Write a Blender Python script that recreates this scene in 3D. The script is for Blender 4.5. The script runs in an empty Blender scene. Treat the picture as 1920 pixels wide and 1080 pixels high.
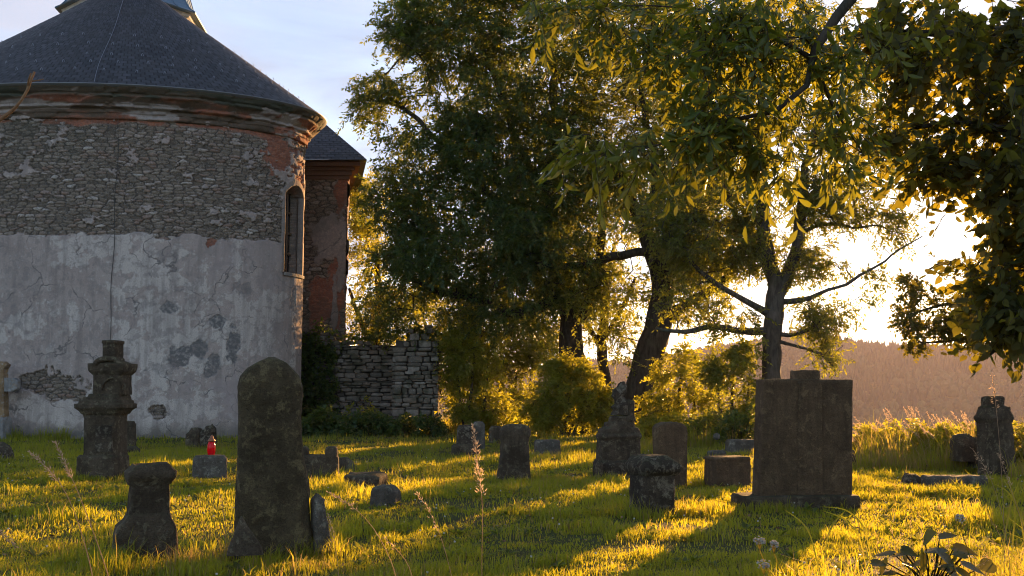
import bpy, bmesh, math, random
import numpy as np
rad = math.radians
rng = np.random.default_rng(7)
random.seed(7)
scn = bpy.context.scene
COL = scn.collection

# ------------------------------------------------------------------ camera, sky, sun, exposure
F = 1884.0                                  # focal length in photo pixels (1920 wide)
PITCH = math.atan(200.0 / F)
CAMZ = 1.5
cam_d = bpy.data.cameras.new('camera')
cam = bpy.data.objects.new('camera', cam_d)
COL.objects.link(cam)
cam.location = (0, 0, CAMZ)
cam.rotation_euler = (rad(90) + PITCH, 0, 0)
cam_d.sensor_width = 36
cam_d.lens = 36 * F / 1920
cam_d.clip_end = 8000
cam_d.clip_start = 0.05
scn.camera = cam

cp, sp = math.cos(PITCH), math.sin(PITCH)
def ray(px, py):
    u = (px - 960) / F; v = (540 - py) / F
    return np.array([u, cp - v * sp, sp + v * cp])
def P(px, py, Y):                           # the point at depth Y seen at a pixel
    d = ray(px, py); s = Y / d[1]
    return np.array([d[0] * s, Y, CAMZ + d[2] * s])
def G(px, py, z=0.0):                       # the point of the lawn seen at a pixel
    d = ray(px, py); s = (z - CAMZ) / d[2]
    return np.array([d[0] * s, d[1] * s, z])

SUN = ray(1810, 435); SUN /= np.linalg.norm(SUN)
SUN_EL = math.asin(SUN[2]); SUN_AZ = math.atan2(SUN[0], SUN[1])
w = bpy.data.worlds.new('World'); scn.world = w; w.use_nodes = True
nt = w.node_tree; nt.nodes.clear()
wo = nt.nodes.new('ShaderNodeOutputWorld'); bg = nt.nodes.new('ShaderNodeBackground')
sky = nt.nodes.new('ShaderNodeTexSky'); sky.sky_type = 'NISHITA'; sky.sun_disc = False
sky.sun_elevation = SUN_EL; sky.sun_rotation = SUN_AZ
sky.altitude = 500; sky.air_density = 1.0; sky.dust_density = 1.0; sky.ozone_density = 1.5
SKY_STRENGTH = 0.10
bg.inputs['Strength'].default_value = SKY_STRENGTH
# thin high clouds: noise on the direction, projected on a high layer
tc = nt.nodes.new('ShaderNodeTexCoord'); sx = nt.nodes.new('ShaderNodeSeparateXYZ')
nt.links.new(tc.outputs['Generated'], sx.inputs[0])
mz = nt.nodes.new('ShaderNodeMath'); mz.operation = 'ADD'; mz.inputs[1].default_value = 0.12
nt.links.new(sx.outputs['Z'], mz.inputs[0])
cx_ = nt.nodes.new('ShaderNodeCombineXYZ')
for i, ax in enumerate('XY'):
    dv = nt.nodes.new('ShaderNodeMath'); dv.operation = 'DIVIDE'
    nt.links.new(sx.outputs[ax], dv.inputs[0]); nt.links.new(mz.outputs[0], dv.inputs[1])
    nt.links.new(dv.outputs[0], cx_.inputs[i])
mp = nt.nodes.new('ShaderNodeMapping'); mp.inputs['Scale'].default_value = (0.9, 0.9, 1); mp.inputs['Rotation'].default_value = (0, 0, 0.5)
nt.links.new(cx_.outputs[0], mp.inputs[0])
cn = nt.nodes.new('ShaderNodeTexNoise'); cn.inputs['Scale'].default_value = 1.7; cn.inputs['Detail'].default_value = 7; cn.inputs['Roughness'].default_value = 0.55
cn.inputs['Distortion'].default_value = 0.6
nt.links.new(mp.outputs[0], cn.inputs['Vector'])
cr = nt.nodes.new('ShaderNodeValToRGB'); cr.color_ramp.elements[0].position = 0.42; cr.color_ramp.elements[1].position = 0.72
cr.color_ramp.elements[0].color = (0, 0, 0, 1); cr.color_ramp.elements[1].color = (0.8, 0.8, 0.8, 1)
nt.links.new(cn.outputs['Fac'], cr.inputs[0])
cm = nt.nodes.new('ShaderNodeMixRGB'); cm.blend_type = 'MIX'
nt.links.new(cr.outputs[0], cm.inputs[0]); nt.links.new(sky.outputs[0], cm.inputs[1])
bm_ = nt.nodes.new('ShaderNodeMath'); bm_.operation = 'MULTIPLY_ADD'; bm_.inputs[1].default_value = .20
nt.links.new(sx.outputs['Y'], bm_.inputs[0]); nt.links.new(cn.outputs['Fac'], bm_.inputs[2]); nt.links.new(bm_.outputs[0], cr.inputs[0])
c2 = nt.nodes.new('ShaderNodeTexNoise'); c2.inputs['Scale'].default_value = 1.5; c2.inputs['Detail'].default_value = 8; nt.links.new(mp.outputs[0], c2.inputs['Vector'])
r2 = nt.nodes.new('ShaderNodeValToRGB'); r2.color_ramp.elements[0].position = .36; r2.color_ramp.elements[1].position = .70
r2.color_ramp.elements[0].color = (.42, .50, .64, 1); r2.color_ramp.elements[1].color = (.80, .77, .80, 1)
nt.links.new(c2.outputs['Fac'], r2.inputs[0])
k2 = nt.nodes.new('ShaderNodeMixRGB'); k2.blend_type = 'MULTIPLY'; k2.inputs[0].default_value = 1; k2.inputs[2].default_value = (2.7, 2.7, 2.7, 1)
nt.links.new(r2.outputs[0], k2.inputs[1]); nt.links.new(k2.outputs[0], cm.inputs[2])
hs_ = nt.nodes.new('ShaderNodeHueSaturation'); hs_.inputs['Saturation'].default_value = 0.82
nt.links.new(cm.outputs[0], hs_.inputs['Color'])
tn = nt.nodes.new('ShaderNodeMixRGB'); tn.blend_type = 'MULTIPLY'; tn.inputs[0].default_value = 1; tn.inputs[2].default_value = (.93, .97, 1.08, 1)
nt.links.new(hs_.outputs[0], tn.inputs[1]); nt.links.new(tn.outputs[0], bg.inputs['Color']); nt.links.new(bg.outputs[0], wo.inputs['Surface'])

sd = bpy.data.lights.new('sun', 'SUN'); sun = bpy.data.objects.new('sun', sd); COL.objects.link(sun)
sd.energy = 5.0; sd.angle = rad(0.5); sd.color = (1.0, 0.53, 0.19)
from mathutils import Vector, Matrix
sun.rotation_euler = Vector(SUN).to_track_quat('Z', 'Y').to_euler()
scn.view_settings.view_transform = 'Standard'; scn.view_settings.look = 'None'
scn.view_settings.exposure = 1.88; scn.view_settings.gamma = 1.0
cy_ = scn.cycles
cy_.use_denoising = True; cy_.denoiser = 'OPENIMAGEDENOISE'
cy_.denoising_input_passes = 'RGB_ALBEDO_NORMAL'
cy_.filter_width = 1.05
cy_.max_bounces = 6; cy_.diffuse_bounces = 3; cy_.transmission_bounces = 4; cy_.glossy_bounces = 2
cy_.transparent_max_bounces = 4; cy_.volume_bounces = 0
cy_.sample_clamp_indirect = 6; cy_.caustics_reflective = False; cy_.caustics_refractive = False

# ------------------------------------------------------------------ noise
def _h(ix, iy, iz, seed):
    with np.errstate(over='ignore'):
        n = (ix.astype(np.uint32) * np.uint32(374761393) + iy.astype(np.uint32) * np.uint32(668265263)
             + iz.astype(np.uint32) * np.uint32(2147483647) + np.uint32(seed * 974634777 & 0xffffffff))
        n = (n ^ (n >> np.uint32(13))) * np.uint32(1274126177)
        n = n ^ (n >> np.uint32(16))
        n = n * np.uint32(2246822519); n = n ^ (n >> np.uint32(15))
    return n.astype(np.float64) / 4294967295.0
def vnoise(x, y, z=None, seed=0):
    if z is None: z = np.zeros_like(x)
    ix, iy, iz = np.floor(x).astype(np.int64), np.floor(y).astype(np.int64), np.floor(z).astype(np.int64)
    fx, fy, fz = x - ix, y - iy, z - iz
    fx = fx * fx * (3 - 2 * fx); fy = fy * fy * (3 - 2 * fy); fz = fz * fz * (3 - 2 * fz)
    r = 0
    for dx in (0, 1):
        for dy in (0, 1):
            for dz in (0, 1):
                r = r + (fx if dx else 1 - fx) * (fy if dy else 1 - fy) * (fz if dz else 1 - fz) * _h(ix + dx, iy + dy, iz + dz, seed)
    return r
def fbm(x, y, z=None, o=4, seed=0, g=0.5):
    a, t, r, f = 1.0, 0.0, 0.0, 1.0
    for k in range(o):
        r = r + a * vnoise(x * f, y * f, None if z is None else z * f, seed + 17 * k); t += a
        a *= g; f *= 2.03
    return r / t                               # 0..1, mean .5
def sstep(a, b, x):
    t = np.clip((x - a) / (b - a), 0, 1); return t * t * (3 - 2 * t)

# ------------------------------------------------------------------ mesh helpers
def new_mesh(name, V, faces, attrs=None, smooth=True):
    V = np.asarray(V, dtype=np.float32)
    if isinstance(faces, np.ndarray): faces = [faces]
    faces = [np.asarray(f, dtype=np.int32) for f in faces if len(f)]
    me = bpy.data.meshes.new(name)
    me.vertices.add(len(V)); me.vertices.foreach_set('co', V.ravel())
    nl = sum(f.size for f in faces); npoly = sum(len(f) for f in faces)
    me.loops.add(nl); me.loops.foreach_set('vertex_index', np.concatenate([f.ravel() for f in faces]))
    me.polygons.add(npoly)
    tot = np.concatenate([np.full(len(f), f.shape[1], dtype=np.int32) for f in faces])
    st = np.zeros(npoly, dtype=np.int32); st[1:] = np.cumsum(tot)[:-1]
    me.polygons.foreach_set('loop_start', st)
    try: me.polygons.foreach_set('loop_total', tot)
    except Exception: pass
    me.polygons.foreach_set('use_smooth', np.full(npoly, smooth))
    for k, a in (attrs or {}).items():
        at = me.attributes.new(k, 'FLOAT', 'POINT'); at.data.foreach_set('value', np.asarray(a, dtype=np.float32).ravel())
    me.update(calc_edges=True)
    return me
def link(name, me, mat=None, parent=None, loc=None):
    if mat is not None and not me.materials: me.materials.append(mat)
    o = bpy.data.objects.new(name, me); COL.objects.link(o)
    if parent is not None: o.parent = parent
    if loc is not None: o.location = loc
    return o
def obj(name, V, faces, mat, parent=None, base=None, attrs=None, smooth=True):
    V = np.asarray(V, dtype=float)
    if parent is not None: b = np.array(parent.get('_b', (0, 0, 0)))
    else: b = np.array(base if base is not None else (0, 0, 0), dtype=float)
    o = link(name, new_mesh(name, V - b, faces, attrs, smooth), mat, parent, None if parent is not None else tuple(b))
    o['_b'] = [float(q) for q in b]
    return o
def clear_props():
    for o in scn.objects:
        if '_b' in o: del o['_b']
def thing(name, label, cat, base, group=None):
    o = bpy.data.objects.new(name, None); COL.objects.link(o); o.location = tuple(base); o['_b'] = [float(c) for c in base]
    o['label'] = label; o['category'] = cat
    if group: o['group'] = group
    o.empty_display_size = 0.2
    return o
def tag(o, label, cat, group=None):
    o['label'] = label; o['category'] = cat
    if group: o['group'] = group
    return o
def grid_faces(nu, nv, wrap=False):          # verts index = j*nu + i
    i = np.arange(nu if wrap else nu - 1); j = np.arange(nv - 1)
    I, J = np.meshgrid(i, j); I2 = (I + 1) % nu
    return np.stack([J * nu + I, J * nu + I2, (J + 1) * nu + I2, (J + 1) * nu + I], -1).reshape(-1, 4)
class Acc:                                    # collects pieces into one mesh
    def __init__(s): s.V = []; s.F = {}; s.n = 0; s.A = {}
    def add(s, V, F, **attrs):
        V = np.asarray(V, dtype=float)
        for f in (F if isinstance(F, list) else [F]):
            f = np.asarray(f)
            if len(f): s.F.setdefault(f.shape[1], []).append(f + s.n)
        s.V.append(V)
        for k, a in attrs.items(): s.A.setdefault(k, []).append(np.broadcast_to(np.asarray(a, dtype=float), (len(V),)))
        s.n += len(V)
    def build(s, name, mat, parent=None, base=None, smooth=True):
        return obj(name, np.concatenate(s.V), [np.concatenate(f) for f in s.F.values()], mat, parent, base, {k: np.concatenate(a) for k, a in s.A.items()}, smooth)
def box(x0, x1, y0, y1, z0, z1):
    V = np.array([[x, y, z] for z in (z0, z1) for y in (y0, y1) for x in (x0, x1)], dtype=float)
    Fc = np.array([[0, 2, 3, 1], [4, 5, 7, 6], [0, 1, 5, 4], [2, 6, 7, 3], [0, 4, 6, 2], [1, 3, 7, 5]])
    return V, Fc
def tube(pts, r, n=8):
    pts = np.asarray(pts, dtype=float); k = len(pts)
    r = np.broadcast_to(np.asarray(r, dtype=float), (k,))
    t = np.gradient(pts, axis=0); t /= np.linalg.norm(t, axis=1)[:, None] + 1e-9
    ref = np.array([0.31, 0.95, 0.02]) if abs(t[:, 2]).mean() > .5 else np.array([0.05, 0.1, 1.0])
    a = np.cross(t, ref); a /= np.linalg.norm(a, axis=1)[:, None] + 1e-9
    b = np.cross(t, a)
    an = np.arange(n) * 2 * math.pi / n
    V = pts[:, None] + (np.cos(an)[None, :, None] * a[:, None] + np.sin(an)[None, :, None] * b[:, None]) * r[:, None, None]
    return V.reshape(-1, 3), grid_faces(n, k, True)
def lathe(cx, cy, prof, th0, th1, n):          # prof: (r, z); th 0 faces -y, grows to +x
    th = np.linspace(th0, th1, n); pr = np.asarray(prof, dtype=float)
    V = np.stack([cx + pr[:, None, 0] * np.sin(th), cy - pr[:, None, 0] * np.cos(th), np.repeat(pr[:, 1:2], n, 1)], -1).reshape(-1, 3)
    return V, grid_faces(n, len(pr)), np.tile(th, len(pr)), np.repeat(np.arange(len(pr)), n)

# ------------------------------------------------------------------ materials
class M:
    def __init__(s, name):
        s.m = bpy.data.materials.new(name); s.m.use_nodes = True; s.t = s.m.node_tree; s.t.nodes.clear()
        s.out = s.t.nodes.new('ShaderNodeOutputMaterial')
    def n(s, typ, **k):
        nd = s.t.nodes.new('ShaderNode' + typ)
        for a, v in k.items(): setattr(nd, a, v)
        return nd
    def set(s, sock, v):
        if isinstance(v, bpy.types.NodeSocket): s.t.links.new(v, sock)
        elif isinstance(v, tuple) and len(v) == 3 and sock.type == 'RGBA': sock.default_value = (*v, 1)
        else: sock.default_value = v
    def coord(s, out='Object', scale=None):
        c = s.n('TexCoord').outputs[out]
        oi = s.n('ObjectInfo').outputs['Random']
        m = s.n('Mapping'); s.set(m.inputs[0], c)
        if scale: m.inputs['Scale'].default_value = scale
        mm = s.math('MULTIPLY', oi, 37.0); cb = s.n('CombineXYZ')
        for i in range(3): s.set(cb.inputs[i], mm)
        s.set(m.inputs['Location'], cb.outputs[0])
        return m.outputs[0]
    def noise(s, vec, scale, detail=5, rough=.55, dist=0.0):
        n = s.n('TexNoise'); s.set(n.inputs['Vector'], vec); n.inputs['Scale'].default_value = scale
        n.inputs['Detail'].default_value = detail; n.inputs['Roughness'].default_value = rough; n.inputs['Distortion'].default_value = dist
        return n.outputs['Fac']
    def ramp(s, fac, stops):
        r = s.n('ValToRGB'); s.set(r.inputs[0], fac); e = r.color_ramp.elements
        while len(e) < len(stops): e.new(.5)
        for el, (p, c) in zip(e, stops):
            el.position = p; el.color = (*c, 1) if isinstance(c, tuple) else (c, c, c, 1)
        return r.outputs[0]
    def mix(s, f, a, b, mode='MIX'):
        x = s.n('MixRGB', blend_type=mode); s.set(x.inputs[0], f); s.set(x.inputs[1], a); s.set(x.inputs[2], b); return x.outputs[0]
    def math(s, op, a, b=0.0, clamp=False):
        x = s.n('Math', operation=op, use_clamp=clamp); s.set(x.inputs[0], a); s.set(x.inputs[1], b); return x.outputs[0]
    def attr(s, name): return s.n('Attribute', attribute_name=name).outputs['Fac']
    def up(s):
        x = s.n('SeparateXYZ'); s.set(x.inputs[0], s.n('NewGeometry').outputs['Normal']); return x.outputs['Z']
    def bump(s, h, dist=.02, strength=.6):
        b = s.n('Bump'); s.set(b.inputs['Height'], h); b.inputs['Distance'].default_value = dist; b.inputs['Strength'].default_value = strength; return b.outputs[0]
    def principled(s, col, rough=.85, normal=None, spec=.3, metal=0.0):
        p = s.n('BsdfPrincipled'); s.set(p.inputs['Base Color'], col); s.set(p.inputs['Roughness'], rough)
        p.inputs['Specular IOR Level'].default_value = spec; p.inputs['Metallic'].default_value = metal
        if normal is not None: s.set(p.inputs['Normal'], normal)
        return p.outputs[0]
    def done(s, sh): s.t.links.new(sh, s.out.inputs['Surface']); return s.m

def mat_stone(name, a, b, lichen=(.17, .16, .11), moss=.5, lf=.62, streak=True):
    m = M(name); v = m.coord()
    n1 = m.noise(v, 3.6, 9, .68); n2 = m.noise(v, 14, 6, .6); n3 = m.noise(v, 70, 4, .6)
    c = m.mix(m.ramp(n1, [(.4, 0.0), (.6, 1.0)]), a, b)
    if streak:
        vs = m.coord(scale=(9, 9, .7)); c = m.mix(m.ramp(m.noise(vs, 1.5, 5), [(.45, 0.0), (.75, .55)]), c, tuple(x * .45 for x in a))
    c = m.mix(m.ramp(n2, [(lf - .05, 0.0), (lf + .02, .8)]), c, lichen); c = m.mix(m.ramp(m.noise(v, 5.5, 8, .7, .5), [(.56, 0.0), (.60, .55)]), c, tuple(min(1, x * 1.35) for x in lichen)); c = m.mix(m.ramp(m.noise(v, 2.0, 7, .6), [(.50, 0.0), (.64, .6)]), c, tuple(x * .5 for x in a))
    c = m.mix(m.ramp(n3, [(.36, .5), (.52, 0.0)]), c, tuple(x * .35 for x in a))
    if moss:
        u = m.math('MULTIPLY', m.ramp(m.up(), [(.35, 0.0), (.85, 1.0)]), m.ramp(n2, [(.35, 0.0), (.6, moss)]))
        c = m.mix(u, c, (.055, .06, .022))
    h = m.math('ADD', m.math('MULTIPLY', n2, 1.0), m.math('MULTIPLY', n3, .5))
    return m.done(m.principled(c, .92, m.bump(h, .05, 1.0), .2))

def mat_leaf(name, c1, c2, t1, t2, tr=.5, rough=.45, spec=.35):
    m = M(name); a = m.attr('tint')
    col = m.mix(a, c1, c2); tc_ = m.mix(a, t1, t2)
    p = m.principled(col, rough, None, spec)
    t = m.n('BsdfTranslucent'); m.set(t.inputs['Color'], tc_)
    x = m.n('MixShader'); x.inputs[0].default_value = tr
    m.t.links.new(p, x.inputs[1]); m.t.links.new(t.outputs[0], x.inputs[2])
    return m.done(x.outputs[0])

def mat_bark(name, a, b):
    m = M(name); v = m.coord(scale=(1, 1, .25))
    n1 = m.noise(v, 9, 7, .65); n2 = m.noise(m.coord(), 2.2, 4)
    c = m.mix(m.ramp(n1, [(.35, 0.0), (.65, 1.0)]), a, b)
    c = m.mix(m.ramp(n2, [(.5, 0.0), (.7, .5)]), c, (.06, .062, .036))
    return m.done(m.principled(c, .95, m.bump(n1, .05, .9), .15))

# ------------------------------------------------------------------ ground, valley, hills
_ex = np.array([-60, -14, -5, 5, 8.5, 10.5, 13, 17, 30, 80]); _ey = np.array([60, 56, 53, 46, 39, 30, 25.5, 23, 21, 18])
_az = np.array([-180, -60, -12, -2, 3, 6, 9.5, 12, 14.5, 16, 18, 20.5, 23.5, 27, 40, 70, 180])
_tp = np.array([690, 690, 700, 698, 690, 682, 668, 652, 642, 636, 648, 662, 666, 672, 668, 690, 690])
RH = 1500.0
def terrain(x, y):
    x = np.asarray(x, dtype=float); y = np.asarray(y, dtype=float)
    s = np.maximum(y - np.interp(x, _ex, _ey), np.abs(x) - 75)
    s = np.maximum(s, -y - 60)
    sp_ = np.maximum(s, 0)
    z = -0.34 * sp_ ** 1.0 * sstep(0, 9, sp_)
    z = np.maximum(z, -88 - 6 * sstep(200, 500, sp_)) if np.ndim(z) else max(float(z), -88.0)
    near = 1 - sstep(0, 30, sp_)
    z = z + near * ((fbm(x * .35, y * .35, o=3, seed=3) - .5) * .16 + (fbm(x * 1.6, y * 1.6, o=2, seed=5) - .5) * .05)
    r = np.hypot(x, y); az = np.degrees(np.arctan2(x, y))
    top = (740 - np.interp(az, _az, _tp)) / F * RH * 1.03 - 9
    k = sstep(620, RH, r) - .5 * sstep(RH + 50, 2500, r)
    return z * (1 - k) + k * (top + (fbm(x / 160, y / 160, o=4, seed=9) - .5) * 26 * sstep(0, 1, k))
nth, nr = 720, 240
rr = np.concatenate([[0.3], np.geomspace(0.6, 2600, nr - 1)])
tt = np.arange(nth) * 2 * math.pi / nth
RR, TT = np.meshgrid(rr, tt, indexing='ij')
gx, gy = (RR * np.sin(TT)).ravel(), (RR * np.cos(TT)).ravel()
gz = terrain(gx, gy)
V = np.stack([gx, gy, gz], -1)
V = np.concatenate([V, [[0, 0, float(terrain(np.array([0.]), np.array([0.]))[0])]]])
Fq = grid_faces(nth, nr, True)[:, ::-1]
ft = np.stack([np.arange(nth), np.roll(np.arange(nth), -1), np.full(nth, len(V) - 1)], -1)
m = M('turf'); v = m.n('TexCoord').outputs['Object']
c = m.mix(m.ramp(m.noise(v, .5, 5), [(.35, 0.0), (.65, 1.0)]), (.045, .06, .014), (.085, .08, .024))
c = m.mix(m.ramp(m.noise(v, 7, 5), [(.45, 0.0), (.7, .8)]), c, (.05, .042, .02))
ground = obj('ground', V, [Fq, ft], m.done(m.principled(c, .95, m.bump(m.noise(v, 25, 5), .05, .8), .1)))
ground['kind'] = 'structure'

# far wooded hillside: one mass of small conifers and round crowns
N = 26000
az = rng.uniform(-40, 44, N); r_ = np.sqrt(rng.uniform(760 ** 2, 1620 ** 2, N))
fx_, fy_ = r_ * np.sin(np.radians(az)), r_ * np.cos(np.radians(az)); fz_ = terrain(fx_, fy_)
H = rng.uniform(7, 16, N) * (.75 + .5 * vnoise(fx_ / 40, fy_ / 40, seed=4)); Wd = H * rng.uniform(.2, .34, N)
conif = vnoise(fx_ / 120, fy_ / 120, seed=8) + rng.uniform(-.25, .25, N) > .42
k6 = np.arange(6) * math.pi / 3
prof = np.where(conif[:, None, None], np.array([[1.0, .06], [.66, .38], [.36, .68], [.05, 1.0], [.03, 1.0]])[None],
                np.array([[.8, .05], [1.35, .35], [1.25, .62], [.7, .88], [.05, .98]])[None])
jit = rng.uniform(.75, 1.25, (N, 5, 6))
rx = prof[:, :, 0][:, :, None] * Wd[:, None, None] * jit
vx = fx_[:, None, None] + rx * np.cos(k6); vy = fy_[:, None, None] + rx * np.sin(k6)
vz = np.broadcast_to(fz_[:, None, None] + prof[:, :, 1][:, :, None] * H[:, None, None], rx.shape)
Vf = np.stack([vx, vy, vz], -1).reshape(-1, 3)
Ff = (grid_faces(6, 5, True)[None] + (np.arange(N) * 30)[:, None, None]).reshape(-1, 4)
m = M('forest'); c = m.mix(m.attr('tint'), (.010, .016, .010), (.060, .066, .026))
o = obj('far_forest', Vf, Ff, m.done(m.principled(c, .9, None, .1)), attrs={'tint': np.repeat(np.clip(rng.uniform(-.1, .5, N) + 1.3 * (fbm(fx_ / 110, fy_ / 110, o=3, seed=12) - .3) * ~conif + .5 * (fbm(fx_ / 60, fy_ / 60, o=3, seed=13) - .5), 0, 1), 30)}, smooth=False)
o['kind'] = 'stuff'
# ================================================================== CHURCH
def stones2d(s, z, cw, ch, seed):
    a = s / cw; b = z / ch
    b = b + .35 * (vnoise(a * .6, b * .15, seed=seed + 40) - .5) * 2
    jb = np.floor(b).astype(np.int64)
    f1 = np.full(s.shape, 9.0); f2 = np.full(s.shape, 9.0); idr = np.zeros(s.shape)
    for dj in (-1, 0, 1):
        j = jb + dj
        off = _h(j, j * 0, j * 0, seed + 3) * 3.7
        ja = np.floor(a + off).astype(np.int64)
        for di in (-1, 0, 1):
            i = ja + di
            cxx = i + .5 + .85 * (_h(i, j, i * 0, seed) - .5) - off; cyy = j + .5 + .6 * (_h(i, j, i * 0, seed + 1) - .5)
            d = (np.abs(a - cxx) ** 2.5 + np.abs(b - cyy) ** 2.5) ** .4
            rr_ = _h(i, j, i * 0, seed + 2)
            nw = d < f1
            f2 = np.where(nw, f1, np.minimum(f2, d)); idr = np.where(nw, rr_, idr); f1 = np.where(nw, d, f1)
    return f1, f2 - f1, idr
def blob(s, z, c, rs, rz, seed=0, rag=.8):
    rag *= 1.45; q = np.sqrt(((s - c[0]) / rs) ** 2 + ((z - c[1]) / rz) ** 2)
    q = q + rag * (fbm(s * 2.2, z * 2.0, o=6, seed=seed + 60, g=.6) - .5) * 2
    return 1 - sstep(.82, .98, q)

def unit_(a): return a / np.linalg.norm(a, axis=-1, keepdims=True)
m = M('masonry'); v = m.n('TexCoord').outputs['Object']
n_f = m.noise(v, 9, 7, .65); n_ff = m.noise(v, 38, 5, .65); n_l = m.noise(v, 1.3, 6, .6)
rub = m.ramp(m.attr('rnd'), [(0.0, (.12, .088, .06)), (.3, (.27, .205, .15)), (.5, (.185, .137, .098)), (.7, (.36, .285, .22)), (.85, (.25, .15, .105)), (1.0, (.52, .45, .39))])
rub = m.mix(m.ramp(n_f, [(.35, .55), (.62, 0.0)]), rub, (.09, .075, .062))
rub = m.mix(m.ramp(m.attr('edge'), [(.03, .92), (.22, 0.0)]), rub, (.055, .043, .034))
rub = m.mix(m.ramp(n_ff, [(.54, 0.0), (.66, .6)]), rub, (.46, .44, .43)); rub = m.mix(m.ramp(m.noise(v, 17, 6, .7), [(.36, .8), (.47, 0.0)]), rub, (.055, .048, .042))
bri = m.mix(m.ramp(m.attr('rnd'), [(0.0, 0.0), (1.0, 1.0)]), (.27, .085, .045), (.42, .16, .09))
bri = m.mix(m.ramp(n_f, [(.4, .6), (.65, 0.0)]), bri, (.16, .10, .08))
bri = m.mix(m.ramp(n_ff, [(.55, 0.0), (.7, .6)]), bri, (.36, .30, .29))
pla = m.mix(m.ramp(n_l, [(.35, 0.0), (.65, 1.0)]), (.37, .285, .245), (.45, .36, .31))
pla = m.mix(m.attr('lightp'), pla, (.60, .515, .45))
pla = m.mix(m.ramp(n_f, [(.56, 0.0), (.66, .7)]), pla, (.56, .49, .44))
pla = m.mix(m.ramp(n_ff, [(.36, .6), (.5, 0.0)]), pla, (.20, .185, .19))
pla = m.mix(m.ramp(m.noise(v, 3.4, 9, .7, .4), [(.53, 0.0), (.57, .6)]), pla, (.26, .22, .20))
vd = m.n('VectorMath', operation='ADD'); nv = m.n('TexNoise'); m.set(nv.inputs['Vector'], v); nv.inputs['Scale'].default_value = 1.6; nv.inputs['Detail'].default_value = 6; m.set(vd.inputs[0], v); m.set(vd.inputs[1], nv.outputs['Color'])
vo = m.n('TexVoronoi', feature='DISTANCE_TO_EDGE'); m.set(vo.inputs['Vector'], vd.outputs[0]); vo.inputs['Scale'].default_value = .55
pla = m.mix(m.math('MULTIPLY', m.ramp(vo.outputs['Distance'], [(.004, .85), (.014, 0.0)]), m.ramp(n_l, [(.42, 0.0), (.55, 1.0)])), pla, (.12, .105, .10))
vst = m.n('Mapping'); m.set(vst.inputs[0], v); vst.inputs['Scale'].default_value = (2.2, 2.2, .22)
pla = m.mix(m.ramp(m.noise(vst.outputs[0], 1.6, 6, .6), [(.48, 0.0), (.68, .65)]), pla, (.23, .19, .17))
pla = m.mix(m.math('MULTIPLY', m.attr('dark'), m.ramp(n_f, [(.36, .35), (.56, 1.0)])), pla, (.15, .138, .132))
pla = m.mix(m.attr('warm'), pla, (.36, .29, .27))
c = m.mix(m.attr('brick'), rub, bri); c = m.mix(m.attr('plaster'), c, pla)
c = m.mix(m.attr('stain'), c, (.075, .075, .055))
MAS = m.done(m.principled(c, .93, m.bump(m.math('ADD', n_f, n_ff), .03, .55), .15))

def masonry(Bp, Nm, s, z, f, cw=.40, ch=.14, seed=0, depth=.055):
    """f: dict of masks; returns displaced positions and attributes"""
    f1, e, idr = stones2d(s, z, cw, ch, seed)
    bw = np.clip(f.get('brick', 0 * s), 0, 1)
    f1b, eb, idb = stones2d(s, z, .24, .075, seed + 9)
    e = np.where(bw > .5, eb, e); idr = np.where(bw > .5, idb, idr)
    h = depth * sstep(0, .35, e) * (.2 + .8 * idr) + .032 * (fbm(s * 8, z * 11, o=4, seed=seed + 2, g=.6) - .5)
    h = np.where(bw > .5, h * .4 + .008, h)
    pl = np.clip(f['plaster'], 0, 1)
    hp = depth + .022 + .03 * (fbm(s * .9, z * .9, o=4, seed=seed + 5) - .5) + .012 * np.clip(f.get('lightp', 0 * s), 0, 1) - .018 * np.clip(f.get('dark', 0 * s), 0, 1)
    h = h * (1 - pl) + hp * pl - f.get('recess', 0 * s)
    return Bp + Nm * h[:, None], dict(rnd=idr, edge=np.where(e > 0, e, 0), **{k: np.clip(f.get(k, 0 * s), 0, 1) for k in ('plaster', 'brick', 'lightp', 'dark', 'warm', 'stain')})

CX, CY = -15.7, 38.0
EA, EB = 7.62, 3.72                         # the apse is a flattened round: half width, half depth
_tt = np.linspace(-math.pi, math.pi, 4001)
_ar = np.concatenate([[0], np.cumsum(np.hypot(EA * np.cos((_tt[1:] + _tt[:-1]) / 2), EB * np.sin((_tt[1:] + _tt[:-1]) / 2)) * (_tt[1] - _tt[0]))]); _ar -= np.interp(0, _tt, _ar)
arc = lambda th: np.interp(th, _tt, _ar)
unarc = lambda s: np.interp(s, _ar, _tt)
def ell(th, o):
    return CX + (EA + o) * np.sin(th), CY - (EB + o) * np.cos(th)
church = thing('church', 'round ruined church with dark slate cone roof and peeling pink grey plaster', 'church', (CX, CY, 0))
YN = CY - EB
zc = lambda py: P(150, py, YN)[2]
def drum_hit(px, py):
    d = ray(px, py); k = EA / EB; a = d[0] ** 2 + (k * d[1]) ** 2; b = -2 * (d[0] * CX + k * k * d[1] * CY); c_ = CX ** 2 + (k * CY) ** 2 - EA * EA
    D = b * b - 4 * a * c_
    t = (-b - math.sqrt(max(D, 0))) / (2 * a)
    x, y, z = d[0] * t, d[1] * t, CAMZ + d[2] * t
    return float(arc(math.atan2((x - CX) / EA, -(y - CY) / EB))), z
Z_PL, Z_C0, Z_E = zc(442), zc(222), zc(168)
nth_, nz_ = 1100, 480
th = unarc(np.linspace(arc(rad(-70)), arc(rad(140)), nth_)); zz = np.linspace(-.3, Z_C0 + .1, nz_)
ZZ, TH = np.meshgrid(zz, th, indexing='ij'); TH = TH.ravel(); ZZ = ZZ.ravel(); S = arc(TH)
nzx = fbm(S * 1.1, ZZ * 1.1, o=5, seed=21) - .5
plz = 1 - sstep(-.03, .03, ZZ - Z_PL - nzx * .6)
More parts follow.
